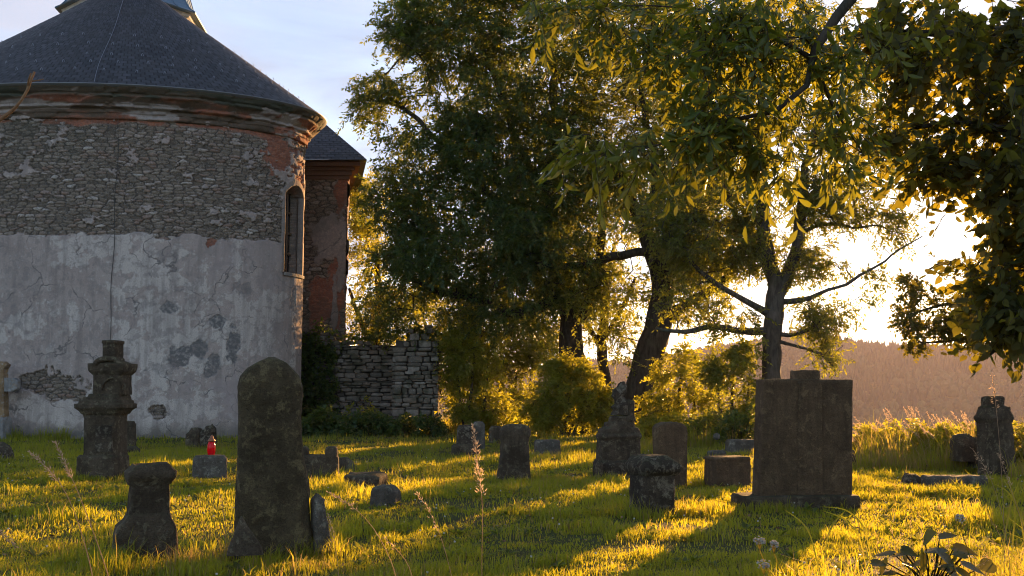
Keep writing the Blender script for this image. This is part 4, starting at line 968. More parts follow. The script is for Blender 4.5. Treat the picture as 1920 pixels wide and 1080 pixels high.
# young ash on the slope
YC = 33.0
tree('ash_tree', 'slender grey trunked ash forking above the big square headstone, sky showing through its crown',
     [[(1446, foot(1446, YC), YC, 20), (1447, 700, YC, 17), (1448, 640, YC, 16.5), (1450, 580, YC, 17), (1458, 540, YC, 17), (1444, 490, YC, 14), (1432, 430, YC, 12), (1427, 350, YC, 10), (1432, 260, YC, 8), (1425, 150, YC, 6), (1420, 30, YC, 4), (1420, -80, YC, 2)],
      [(1464, 540, YC, 14), (1482, 500, YC, 12.5), (1497, 440, YC, 11), (1504, 370, YC, 9), (1515, 290, YC, 7), (1540, 200, YC, 5), (1560, 90, YC, 3)],
      [(1466, 566, YC, 6.5), (1510, 563, YC - .3, 4.6), (1550, 548, YC - .5, 3.8), (1585, 535, YC - .6, 3.2), (1615, 514, YC - .6, 2.8), (1650, 497, YC - .6, 2.2), (1684, 470, YC - .6, 1.8), (1730, 443, YC - .6, 1.0)],
      [(1440, 588, YC, 8), (1400, 566, YC - .3, 6), (1350, 535, YC - .4, 5), (1310, 510, YC - .5, 4), (1270, 440, YC - .5, 2.5)],
      [(1440, 622, YC, 8), (1390, 620, YC - .3, 6.5), (1330, 614, YC - .6, 5.5), (1270, 620, YC - .6, 4), (1230, 615, YC - .6, 2)],
      [(1496, 440, YC, 5), (1530, 426, YC, 3.2), (1575, 421, YC, 2.4), (1605, 428, YC, 2), (1645, 422, YC, 1.6), (1672, 434, YC, 1.3), (1705, 440, YC, .9)],
      [(1460, 626, YC, 5), (1490, 628, YC - .3, 4), (1530, 610, YC - .5, 3), (1550, 590, YC - .5, 2)],
      [(1460, 640, YC, 4), (1500, 650, YC - .4, 3), (1540, 665, YC - .6, 2.4), (1565, 690, YC - .6, 1.4)],
      [(1440, 495, YC, 7), (1400, 440, YC + .4, 6), (1370, 380, YC + .6, 4.5), (1340, 300, YC + .6, 3)]],
     [(1430, 190, 120, 130, YC, 2.5), (1550, 250, 110, 110, YC, 2.2, .9), (1360, 360, 80, 90, YC, 2, .8), (1450, 380, 70, 60, YC, 1.8, .7), (1335, 440, 90, 80, YC, 1.6, 3.4), (1260, 400, 70, 70, YC, 1.4, 3.0), (1300, 560, 80, 50, YC, 1.4, 1.5), (1405, 450, 50, 70, YC, 1.3, 3.2), (1385, 350, 60, 60, YC, 1.5, 2), (1515, 490, 55, 44, YC, 1.2, 2.6), (1560, 370, 80, 66, YC, 1.3, 3.4), (1640, 395, 50, 30, YC, .8, 1.2), (1530, 595, 55, 48, YC - .4, 1, 2.8), (1550, 660, 42, 36, YC - .5, .8, 1.2),
      (1370, 600, 70, 44, YC - .5, 1.2, 1.2), (1620, 508, 50, 20, YC - .6, .6, 1.4), (1600, 560, 40, 26, YC - .5, .7, 1.2), (1680, 446, 40, 20, YC - .6, .5, 1.4), (1690, 400, 45, 18, YC - .6, .5, 1.6), (1640, 545, 40, 20, YC - .6, .6, 1.0), (1480, 50, 170, 100, YC, 2.5), (1630, 200, 90, 120, YC, 2), (1650, 320, 70, 60, YC, 1.5, .8)],
     1800, LF_MD, BARKG, hole=.36, seed=3, hs=1.0, step=.35, tip=.0085, fol=dict(ns=3, nl=9, rc=.46, L=.165, W=.062, droop=.5, twigs=1))
# trees beyond the wall and the hedge
for i, (lab, trunk, crown, n, mt) in enumerate([
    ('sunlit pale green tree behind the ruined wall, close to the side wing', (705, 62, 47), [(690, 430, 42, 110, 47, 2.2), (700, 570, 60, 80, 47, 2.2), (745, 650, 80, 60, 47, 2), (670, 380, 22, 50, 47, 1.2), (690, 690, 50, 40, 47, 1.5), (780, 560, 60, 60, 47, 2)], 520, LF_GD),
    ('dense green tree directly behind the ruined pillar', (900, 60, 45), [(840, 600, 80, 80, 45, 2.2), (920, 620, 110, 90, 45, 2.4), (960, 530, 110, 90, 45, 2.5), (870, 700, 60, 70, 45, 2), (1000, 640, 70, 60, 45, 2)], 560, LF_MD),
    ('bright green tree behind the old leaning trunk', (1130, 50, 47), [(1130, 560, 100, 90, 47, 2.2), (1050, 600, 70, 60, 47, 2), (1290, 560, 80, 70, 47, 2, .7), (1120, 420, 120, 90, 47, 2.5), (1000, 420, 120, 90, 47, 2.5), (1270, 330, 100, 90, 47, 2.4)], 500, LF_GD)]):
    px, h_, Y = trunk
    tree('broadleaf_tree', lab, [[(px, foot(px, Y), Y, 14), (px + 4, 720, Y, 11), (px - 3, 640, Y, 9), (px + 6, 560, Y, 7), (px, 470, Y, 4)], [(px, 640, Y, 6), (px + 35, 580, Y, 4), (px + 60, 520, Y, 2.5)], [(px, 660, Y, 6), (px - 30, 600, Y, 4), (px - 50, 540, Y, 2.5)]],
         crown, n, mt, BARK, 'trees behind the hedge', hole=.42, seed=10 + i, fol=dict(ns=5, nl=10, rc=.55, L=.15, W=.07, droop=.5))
# bushes along the edge of the graveyard
BUSH = [('round dense bush between the two old trunks', 1065, 36.2, [(1065, 740, 82, 62, 36.2, 1.3), (1010, 770, 40, 40, 36.2, 1), (1122, 765, 36, 40, 36.2, .9), (1060, 695, 50, 26, 36.2, .9)], 420, LF_GD),
        ('tall sunlit sapling right of the ruined pillar', 885, 38.5, [(885, 650, 60, 70, 38.5, 1.2), (895, 740, 62, 56, 38.5, 1.2), (850, 690, 26, 46, 38.5, .8), (930, 775, 44, 28, 38.5, 1), (880, 780, 36, 22, 38.5, .9)], 420, LF_GD),
        ('airy shrub between the sapling and the round bush', 965, 42.0, [(960, 700, 50, 46, 42, 1), (975, 770, 40, 36, 42, 1), (1000, 660, 50, 36, 42, 1)], 170, LF_MD),
        ('loose sunlit shrub behind the arched brown headstone', 1275, 35.0, [(1270, 700, 55, 50, 35, 1), (1250, 760, 50, 30, 35, .9), (1310, 740, 46, 40, 35, .9), (1225, 790, 34, 24, 35, .7)], 170, LF_GD),
        ('leafy young maple shrub left of the slender ash', 1375, 32.0, [(1375, 690, 50, 36, 32, .9), (1395, 740, 40, 36, 32, .9), (1340, 700, 36, 24, 32, .8), (1390, 660, 40, 16, 32, .7), (1350, 780, 60, 22, 32, .9)], 150, LF_MD)]
for i, (lab, px, Y, cr_, n, mt) in enumerate(BUSH):
    fy = foot(px, Y)
    tree('bush', lab, [[(px, fy, Y, 4), (px - 4, fy - 40, Y, 3.2), (px + 3, cr_[0][1], Y, 2)], [(px + 4, fy, Y, 3.5), (px + 22, fy - 50, Y, 2.5), (px + 30, cr_[0][1] + 10, Y, 1.5)], [(px - 4, fy, Y, 3.5), (px - 20, fy - 45, Y, 2.5), (px - 30, cr_[0][1] + 20, Y, 1.5)]],
         cr_, n, mt, BARK, 'bushes along the graveyard edge', hole=.33, seed=20 + i, cat='bush', step=.3, tip=.005, fol=dict(ns=6, nl=10, rc=.34, L=.11, W=.065, droop=.5))
# low hedge of weeds along the edge: separate clumps
def clump(name, label, px0, px1, ytop, ybase, Y, n, mt, group, L=.10, W=.06, cat='plant', rc=.22, z0=0):
    cx0, cx1 = P(px0, ybase, Y)[0], P(px1, ybase, Y)[0]; h_ = P(px0, ytop, Y)[2] - z0
    T = []
    for k in range(n):
        u = rng.uniform(-1, 1); q = rng.uniform(0, 1) ** .7
        hh_ = h_ * math.sqrt(max(0.05, 1 - abs(u) ** 2.2)) * (.65 + .5 * vnoise(np.array([u * 4 + px0]), np.array([.3]), seed=3)[0])
        T.append(((cx0 + cx1) / 2 + u * (cx1 - cx0) / 2, Y + rng.uniform(-1, 1) * .45 * min(1.4, (cx1 - cx0)), z0 + .05 + q * hh_))
    T = np.array(T); b = np.array([(cx0 + cx1) / 2, Y, z0])
    t = thing(name, label, cat, b, group); lv = Acc(); st_ = Acc()
    foliage(lv, T, b, ns=4, nl=8, rc=rc, L=L, W=W, droop=.45)
    for q in T[:: max(1, len(T) // 30)]:
        f = np.array([q[0] + rng.normal() * .08, q[1] + rng.normal() * .08, z0 - .05]); st_.add(*tube(np.array([f, (f + q) / 2 + rng.normal(size=3) * .03, q]), [.012, .009, .005], 4))
    st_.build('stem', BARK, t); lv.build('leaves', mt, t); return t
# ivy and weeds at the ruined wall
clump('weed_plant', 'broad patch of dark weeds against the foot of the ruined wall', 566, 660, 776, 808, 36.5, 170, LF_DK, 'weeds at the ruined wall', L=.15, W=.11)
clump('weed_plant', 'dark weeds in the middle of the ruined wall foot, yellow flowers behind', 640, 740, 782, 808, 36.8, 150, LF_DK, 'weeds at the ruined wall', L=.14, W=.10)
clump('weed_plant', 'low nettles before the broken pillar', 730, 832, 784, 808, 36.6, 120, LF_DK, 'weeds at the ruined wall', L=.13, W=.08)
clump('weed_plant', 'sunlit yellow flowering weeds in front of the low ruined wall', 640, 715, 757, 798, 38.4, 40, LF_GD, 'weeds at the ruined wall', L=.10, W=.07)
ivT = []
for k in range(190):
    px = rng.uniform(563, 632); lim = 612 + max(0, (px - 600)) * 1.4 + rng.normal() * 12; py = rng.uniform(lim, 800); ivT.append(P(px, py, YR2 - .12 - rng.uniform(0, .22)))
for k in range(46):
    px = rng.uniform(640, 820); py = (631 if px < 737 else 624) + rng.uniform(-6, 10); ivT.append(P(px, py, (YR2 if px < 737 else YR) + rng.uniform(.0, .5)))
ivT = np.array(ivT); tv = thing('ivy', 'dark ivy climbing the ruined wall next to the church', 'ivy', (P(600, 790, YR2)[0], YR2 - .2, 0)); lv = Acc(); st_ = Acc()
foliage(lv, ivT, ivT.mean(0) + [0, 3, 0], ns=4, nl=8, rc=.25, L=.12, W=.10, droop=.7); lv.build('leaves', LF_DK, tv)
for px in (575, 592, 612, 632):
    st_.add(*tube(np.array([P(px + 6 * math.sin(k), 805 - k * 20, YR2 - .08) for k in range(9)]), np.linspace(.03, .01, 9), 5))
st_.build('stem', BARK, tv)
# undergrowth of the hedge bank
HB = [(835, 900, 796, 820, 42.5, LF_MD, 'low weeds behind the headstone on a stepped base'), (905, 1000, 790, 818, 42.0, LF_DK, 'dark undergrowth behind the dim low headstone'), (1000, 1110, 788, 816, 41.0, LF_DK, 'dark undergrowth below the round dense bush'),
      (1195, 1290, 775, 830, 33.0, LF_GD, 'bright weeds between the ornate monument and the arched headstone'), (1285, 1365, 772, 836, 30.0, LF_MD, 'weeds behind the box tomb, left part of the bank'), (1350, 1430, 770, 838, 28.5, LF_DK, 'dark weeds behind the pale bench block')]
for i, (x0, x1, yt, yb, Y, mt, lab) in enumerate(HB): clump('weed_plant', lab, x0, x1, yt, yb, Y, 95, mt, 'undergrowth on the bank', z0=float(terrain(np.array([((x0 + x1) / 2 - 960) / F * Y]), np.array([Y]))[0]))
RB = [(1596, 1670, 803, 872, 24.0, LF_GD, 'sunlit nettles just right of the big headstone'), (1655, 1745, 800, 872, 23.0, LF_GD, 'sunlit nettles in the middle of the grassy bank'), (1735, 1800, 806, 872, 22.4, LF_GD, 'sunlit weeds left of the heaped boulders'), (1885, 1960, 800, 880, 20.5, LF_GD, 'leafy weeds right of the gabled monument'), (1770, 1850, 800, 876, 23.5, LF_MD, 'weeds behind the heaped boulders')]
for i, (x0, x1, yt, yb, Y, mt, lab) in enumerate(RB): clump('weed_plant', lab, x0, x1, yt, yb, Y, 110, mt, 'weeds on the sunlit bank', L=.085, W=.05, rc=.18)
# small branch hanging in from a tree at the right, middle distance
YJ = 19.0
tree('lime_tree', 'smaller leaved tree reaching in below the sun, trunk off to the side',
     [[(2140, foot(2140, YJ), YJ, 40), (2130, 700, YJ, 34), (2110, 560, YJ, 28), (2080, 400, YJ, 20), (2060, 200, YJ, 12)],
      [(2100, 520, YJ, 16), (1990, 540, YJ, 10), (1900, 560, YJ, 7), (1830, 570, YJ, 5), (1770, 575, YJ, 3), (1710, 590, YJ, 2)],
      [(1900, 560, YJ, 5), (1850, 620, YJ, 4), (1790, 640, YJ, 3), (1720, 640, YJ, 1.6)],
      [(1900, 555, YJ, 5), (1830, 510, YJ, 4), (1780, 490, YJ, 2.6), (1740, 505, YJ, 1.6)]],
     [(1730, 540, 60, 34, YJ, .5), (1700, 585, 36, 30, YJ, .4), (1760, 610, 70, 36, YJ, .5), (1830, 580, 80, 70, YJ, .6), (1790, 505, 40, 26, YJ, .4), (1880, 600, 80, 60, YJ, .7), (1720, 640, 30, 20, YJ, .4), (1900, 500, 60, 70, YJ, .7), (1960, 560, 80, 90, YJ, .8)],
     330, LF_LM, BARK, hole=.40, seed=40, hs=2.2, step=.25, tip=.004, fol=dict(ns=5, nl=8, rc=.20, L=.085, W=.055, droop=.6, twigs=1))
# near lime crown at the right edge
YE = 7.5
tree('lime_tree', 'broad leaved lime crown hanging dark and close beside the sun',
     [[(2420, 1500, YE, 90), (2400, 900, YE, 80), (2360, 300, YE, 60), (2300, -200, YE, 40), (2260, -600, YE, 30)],
      [(2360, 300, YE, 30), (2200, 260, YE - .2, 20), (2050, 250, YE - .3, 14), (1920, 250, YE - .3, 9), (1800, 230, YE - .2, 6), (1720, 240, YE - .2, 4)],
      [(2380, 560, YE, 26), (2200, 560, YE, 18), (2060, 590, YE, 12), (1960, 610, YE, 8), (1880, 640, YE, 5), (1850, 670, YE, 3)],
      [(2300, -100, YE, 30), (2120, -20, YE + .4, 20), (1960, 40, YE + .5, 12), (1820, 70, YE + .5, 8), (1700, 60, YE + .4, 5)]],
     [(1800, 60, 160, 100, YE + .4, .9), (1660, 60, 60, 60, YE + .5, .5), (1680, 250, 50, 60, YE + .2, .4), (1790, 200, 120, 110, YE + .2, .8), (1760, 320, 70, 50, YE, .5), (1880, 330, 80, 70, YE, .7), (1905, 450, 60, 70, YE, .6), (1870, 530, 60, 50, YE, .5), (1895, 580, 50, 44, YE, .5), (1862, 625, 22, 20, YE, .3), (1925, 610, 46, 26, YE, .4), (1860, 400, 30, 24, YE, .3), (1950, 200, 90, 200, YE, .8), (1700, 130, 60, 90, YE + .5, .7, .7), (1985, 460, 50, 130, YE, .6), (1935, 715, 16, 8, YE - .3, .1, .5)],
     350, LF_LM, BARK, hole=.44, seed=41, hs=3.0, step=.2, tip=.0022, fol=dict(ns=4, nl=6, rc=.25, L=.075, W=.064, droop=.7, shape='h', twigs=1))
# overhanging ash branches
YD = 6.6
tree('ash_tree', 'near ash whose drooping branches of long golden leaves overhang the graveyard',
     [[(2300, 1600, YD + 1.5, 120), (2250, 700, YD + 1.5, 100), (2150, 0, YD + 1.2, 70), (1950, -500, YD + .8, 40)],
      [(2080, -200, YD + 1, 34), (1850, -160, YD + .6, 24), (1700, -90, YD + .3, 16), (1590, 10, YD, 11), (1540, 80, YD, 9), (1521, 108, YD, 8), (1515, 150, YD - .1, 6), (1495, 185, YD - .1, 5), (1440, 212, YD - .2, 4.2), (1370, 222, YD - .2, 3.2), (1300, 250, YD - .2, 2.4), (1200, 280, YD - .2, 1.4)],
      [(1521, 108, YD, 5), (1470, 85, YD + .1, 4), (1420, 45, YD + .2, 3), (1330, 20, YD + .2, 2.2), (1200, 10, YD + .2, 1.6), (1050, 15, YD + .2, .9)],
      [(1523, 112, YD, 5), (1548, 160, YD + .1, 3.6), (1570, 220, YD + .1, 2.8), (1590, 265, YD + .1, 1.8), (1620, 290, YD + .1, 1)],
      [(1700, -90, YD + .3, 10), (1600, -80, YD + .4, 8), (1450, -60, YD + .5, 6), (1300, -50, YD + .5, 4), (1100, -30, YD + .4, 2)]],
     [(1010, 18, 50, 22, YD + .2, .25, .8), (1120, 20, 80, 36, YD + .2, .4), (1230, 50, 110, 60, YD + .2, .5), (1350, 70, 110, 80, YD + .2, .6), (1470, 60, 110, 80, YD + .2, .6), (1590, 90, 90, 90, YD + .2, .6), (1240, 130, 70, 40, YD, .4, .7), (1380, 180, 110, 60, YD - .1, .5, .8), (1140, 285, 80, 26, YD - .2, .3), (1240, 270, 80, 40, YD - .2, .4), (1340, 250, 90, 50, YD - .2, .4), (1440, 260, 80, 50, YD - .1, .4, .6), (1560, 230, 70, 60, YD, .4, .8), (1300, 330, 60, 30, YD - .2, .3, .5), (1440, 330, 60, 26, YD - .2, .3, .4), (1580, 310, 50, 30, YD, .3, .5)],
     210, LF_NR, BARK, hole=.25, seed=42, hs=3, step=.18, tip=.0016, fol=dict(ns=3, nl=7, twigs=1, rc=.22, L=.118, W=.036, droop=.85, shape='8'))
# bare twig at the upper left
YT = 6.0
bt_ = Acc()
for L in ([(-120, 300, YT, 9), (-40, 245, YT, 7), (5, 215, YT, 6), (30, 195, YT, 5), (48, 170, YT, 4.5), (58, 150, YT, 4.5), (66, 134, YT, 3)], [(56, 152, YT, 3), (64, 152, YT, 2.4), (82, 148, YT + .05, 1.2)], [(52, 162, YT, 3), (54, 146, YT - .05, 3), (58, 137, YT - .05, 2)], [(-120, 300, YT, 9), (-300, 420, YT, 16), (-420, 700, YT, 26), (-440, 1500, YT, 36)]):
    pts, r = spline(L, .04); r = r * .62; V, Fc = tube(pts, r, 7); c = np.repeat(pts, 7, 0)
    V = c + (V - c) * (1 + .9 * (fbm(V[:, 0] * 22, V[:, 1] * 22, V[:, 2] * 22, o=3, seed=5) - .5))[:, None]; bt_.add(V, Fc)
o = bt_.build('bare_branch', mat_bark('dead_bark', (.20, .10, .05), (.34, .19, .10)), None, P(0, 220, YT)); tag(o, 'bare broken brown branch poking in before the slate roof', 'branch')
# ================================================================== GRASS
m = M('grass_blade'); a = m.attr('tint'); b_ = m.attr('dry')
col = m.mix(a, (.040, .080, .016), (.085, .13, .026)); col = m.mix(b_, col, (.20, .15, .07))
tcol = m.mix(a, (.46, .46, .018), (.72, .63, .03)); tcol = m.mix(b_, tcol, (.55, .36, .14))
p_ = m.principled(col, .5, None, .3); t_ = m.n('BsdfTranslucent'); m.set(t_.inputs['Color'], tcol); x_ = m.n('MixShader'); x_.inputs[0].default_value = .58
m.t.links.new(p_, x_.inputs[1]); m.t.links.new(t_.outputs[0], x_.inputs[2]); GRASS = m.done(x_.outputs[0])
def blades(n, d0, d1, tmax, hgt, wid, seg, base=None, lean=.5, dry=.06, clumpy=.6):
    if base is None:
        d = np.sqrt(rng.uniform(d0 ** 2, d1 ** 2, n)); u = rng.uniform(-tmax, tmax, n); x, y = d * u, d
    else: x, y = base; n = len(x)
    # keep out of the drum and the wing
    keep = (np.hypot((x - CX) / (EA + .08), (y - CY) / (EB + .08)) > 1) & ~((x > X0) & (x < X1) & (y > YW))
    if base is None: keep &= (fbm(x * 1.3, y * 1.3, o=4, seed=41) < .60) | (rng.uniform(0, 1, n) < .22)
    x, y = x[keep], y[keep]; n = len(x)
    z = terrain(x, y)
    cl = fbm(x * .9, y * .9, o=4, seed=31); tall = .45 + clumpy * 1.9 * sstep(.38, .72, cl) + 1.1 * sstep(.66, .78, vnoise(x * 2.3, y * 2.3, seed=34)) + .4 * vnoise(x * 6, y * 6, seed=33)
    h_ = hgt * .74 * tall * rng.uniform(.55, 1.35, n); w_ = wid * rng.uniform(.7, 1.3, n)
    th = rng.uniform(0, 2 * math.pi, n); le = lean * rng.uniform(.1, 1.2, n); lx = np.cos(th) * le; ly = np.sin(th) * le
    ph = rng.uniform(0, 2 * math.pi, n); wx, wy = np.cos(ph) * w_ / 2, np.sin(ph) * w_ / 2
    B = np.stack([x, y, z - .01], -1); Wv = np.stack([wx, wy, 0 * wx], -1)
    if seg == 1:
        tip = B + np.stack([lx * h_, ly * h_, h_], -1); V = np.stack([B - Wv, B + Wv, tip], 1); Fc = (np.arange(n) * 3)[:, None] + np.array([0, 1, 2]); k = 3; Fs = [Fc]
    else:
        mid = B + np.stack([lx * h_ * .3, ly * h_ * .3, h_ * .6], -1); tip = B + np.stack([lx * h_, ly * h_, h_ * (1 - .25 * le)], -1)
        V = np.stack([B - Wv, B + Wv, mid + Wv * .75, mid - Wv * .75, tip], 1); k = 5
        i = (np.arange(n) * 5)[:, None]; Fs = [i + np.array([0, 1, 2, 3]), i + np.array([3, 2, 4])]
    tint = np.clip(.5 * rng.uniform(0, 1, n) + .9 * (fbm(x * .5, y * .5, o=3, seed=35) - .25), 0, 1)
    dr = (rng.uniform(0, 1, n) < dry * (1 + 2 * sstep(.5, .7, fbm(x * .8, y * .8, seed=37)))).astype(float) * rng.uniform(.5, 1, n)
    return V.reshape(-1, 3), Fs, np.repeat(tint, k), np.repeat(dr, k)
gr = Acc()
for args in [(125000, 5.5, 11, .66, .085, .0075, 2), (150000, 11, 19, .62, .095, .011, 2), (130000, 19, 31, .60, .10, .018, 1), (110000, 31, 58, .58, .12, .032, 1)]:
    V, Fs, ti, dr = blades(*args); gr.add(V, Fs, tint=ti, dry=dr)
# longer tufts at the feet of the stones
sb = [o.location.copy() for o in scn.objects if o.get('category') in ('gravestone', 'pedestal', 'grave monument', 'stone block', 'stone', 'stone slab', 'stone post', 'box tomb', 'kerb', 'boulder')]
bx, by = [], []
for l in sb:
    k = 240 if l.y < 16 else 130; a = rng.uniform(0, 2 * math.pi, k); r = rng.uniform(.25, .62, k) * (1.0 if l.y > 12 else 1.15)
    bx.append(l.x + np.cos(a) * r * 1.15); by.append(l.y + np.sin(a) * r * .75)
V, Fs, ti, dr = blades(0, 0, 0, 0, .15, .009, 2, (np.concatenate(bx), np.concatenate(by)), .6, .12); gr.add(V, Fs, tint=ti, dry=dr)
g = gr.build('grass', GRASS, smooth=False); g['kind'] = 'stuff'
# tall wild grass on the bank and at the lower right
tg = Acc()
def patch(n, px0, px1, Y0, Y1, h_, w_, lean=.6, dry=.3):
    Y = rng.uniform(Y0, Y1, n); X = (rng.uniform(px0, px1, n) - 960) / F * Y
    V, Fs, ti, dr = blades(0, 0, 0, 0, h_, w_, 2, (X, Y), lean, dry, .3); tg.add(V, Fs, tint=ti, dry=dr)
patch(5200, 1600, 1830, 20.5, 24.5, .55, .012); patch(2600, 1880, 2000, 18, 23, .55, .012); patch(1400, 1780, 1990, 6.6, 9.0, .34, .007, .8, .3); patch(700, 1600, 1990, 6.2, 7.6, .22, .006, .9, .25)
patch(260, 1420, 1600, 6.6, 8.0, .22, .006, .9, .2); patch(2500, 640, 840, 37, 39, .45, .02, .5, .1); patch(900, 560, 640, 9, 9.9, .17, .006); patch(260, 330, 440, 9.2, 9.7, .22, .006, .5, .5); patch(3000, 1195, 1440, 28, 33, .4, .016, .5, .2); patch(1800, 830, 960, 40, 44, .5, .025, .5, .4); patch(900, 20, 140, 33, 34, .3, .016, .5, .1)
g = tg.build('wild_grass', GRASS, smooth=False); g['kind'] = 'stuff'
# seed heads
m = M('straw'); a = m.attr('tint'); p_ = m.principled(m.mix(a, (.32, .21, .13), (.50, .36, .24)), .7, None, .2)
t_ = m.n('BsdfTranslucent'); m.set(t_.inputs['Color'], m.mix(a, (.55, .40, .26), (.8, .62, .42))); x_ = m.n('MixShader'); x_.inputs[0].default_value = .5
m.t.links.new(p_, x_.inputs[1]); m.t.links.new(t_.outputs[0], x_.inputs[2]); STRAW = m.done(x_.outputs[0])
def seed_stalk(acc, pts, r, head, nsp, sl, sw, spread):
    pts = np.asarray(pts); t = np.concatenate([[0], np.cumsum(np.linalg.norm(np.diff(pts, axis=0), axis=1))]); Lt = t[-1]
    n = 18; q = np.linspace(0, Lt, n); C = np.stack([np.interp(q, t, pts[:, k]) for k in range(3)], -1)
    for _ in range(3): C[1:-1] = (C[:-2] + 2 * C[1:-1] + C[2:]) / 4
    V, Fc = tube(C, np.linspace(r, r * .45, n), 5); acc.add(V, Fc, tint=.3)
    qs = rng.uniform(Lt * (1 - head), Lt, nsp); b = np.stack([np.interp(qs, q, C[:, k]) for k in range(3)], -1)
    dr = unit(np.stack([np.interp(np.minimum(qs + .02, Lt), q, C[:, k]) - np.interp(qs - .02, q, C[:, k]) for k in range(3)], -1))
    e = 1 - .6 * ((qs - Lt * (1 - head)) / (Lt * head))
    off = rng.normal(size=(nsp, 3)); d = unit(dr + off * spread)
    b = b + off * (spread * sl * .7 * e)[:, None]
    leaf_mesh(acc, b, d, rng.normal(size=(nsp, 3)), sl * rng.uniform(.7, 1.3, nsp) * (.6 + .5 * e), sw * rng.uniform(.7, 1.3, nsp))
def stalk(label, pxs, Y, head, nsp, r=.0032, sl=.020, sw=.006, spread=.35, name='grass_stalk'):
    a = Acc(); seed_stalk(a, [P(x, y, Y) for x, y in pxs], r, head, nsp, sl, sw, spread)
    o = a.build(name, STRAW, None, P(pxs[0][0], pxs[0][1], Y)); tag(o, label, 'grass stalk', 'tall grass stalks in seed'); return o
stalk('left one of two crossing straw stalks, its pink seed head leaning lowest', [(190, 1300), (180, 1100), (150, 985), (118, 905), (90, 875), (56, 847)], 5.0, .17, 70)
stalk('taller straw stalk beside its twin, pink seed head before the stacked monument', [(250, 1300), (206, 1082), (172, 990), (140, 905), (120, 865), (103, 828)], 5.0, .16, 75)
stalk('short straw seed head drooping in from the picture edge, left of the broken pedestal', [(-120, 1250), (-60, 1030), (-20, 975), (10, 1005), (32, 1026)], 5.2, .16, 60)
stalk('feathery pink reed plume standing before the waisted headstone', [(905, 1190), (903, 1040), (906, 960), (900, 890), (893, 845), (886, 798)], 7.6, .34, 190, .003, .030, .008, .55)
stalk('arching straw stalk nodding over the fallen slab', [(770, 1250), (740, 1060), (700, 985), (660, 945), (614, 923)], 6.4, .17, 60)
stalk('straw stalk bending low over the shaded lawn', [(800, 1250), (770, 1060), (745, 1030), (718, 1006)], 6.4, .12, 16)
stalk('thin straw stalk with loose pale head in the middle foreground', [(880, 1280), (850, 1090), (826, 1000), (800, 945), (780, 922)], 6.6, .22, 60, .0026, .02, .006, .6)
stalk('pale seed head right of the tall standing stone', [(640, 1150), (632, 1040), (622, 990), (614, 962)], 7.6, .3, 40, .0026, .02, .006, .5)
stalk('dry stalk growing beside the broken triangular slab', [(420, 1060), (424, 1000), (418, 950), (410, 915)], 9.2, .5, 40, .003, .022, .006, .4)
stalk('nodding stalk in seed before the gabled monument', [(1905, 1250), (1890, 1010), (1868, 920), (1845, 865), (1822, 840)], 6.6, .16, 50, .0026, .02, .006, .7)
stalk('slim stalk rising above the gabled monument cap', [(1880, 1250), (1884, 1000), (1876, 850), (1866, 740), (1858, 690)], 6.8, .14, 40, .0024, .02, .005, .6)
stalk('leaning stalk between the long kerb and the picture edge', [(1960, 1200), (1920, 990), (1890, 900), (1872, 850)], 6.6, .18, 40, .0026, .018, .005, .6)
sh = Acc()
for k in range(46):
    Y = rng.uniform(21, 24.5); px = rng.uniform(1600, 1835); top = rng.uniform(762, 812) + .0004 * (px - 1750) ** 2; x = (px - 960) / F * Y
    z0 = float(terrain(np.array([x]), np.array([Y]))[0]); tp_ = P(px - rng.uniform(8, 40), top, Y)
    b0 = np.array([x, Y, z0]); seed_stalk(sh, [b0, b0 * .4 + tp_ * .6 + [.06, 0, .08], tp_], .004, .24, 42, .042, .012, .38)
for k in range(34):
    Y = rng.uniform(6.6, 8.4); px = rng.uniform(1560, 1940); x = (px - 960) / F * Y; b0 = np.array([x, Y, float(terrain(np.array([x]), np.array([Y]))[0])]); h_ = rng.uniform(.3, .55)
    tp_ = b0 + [rng.normal() * .16, rng.normal() * .1, h_]; seed_stalk(sh, [b0, (b0 + tp_) / 2 + [0, 0, .08], tp_], .0018, .2, 22, .014, .004, .6)
g = sh.build('seed_grass', STRAW); g['kind'] = 'stuff'
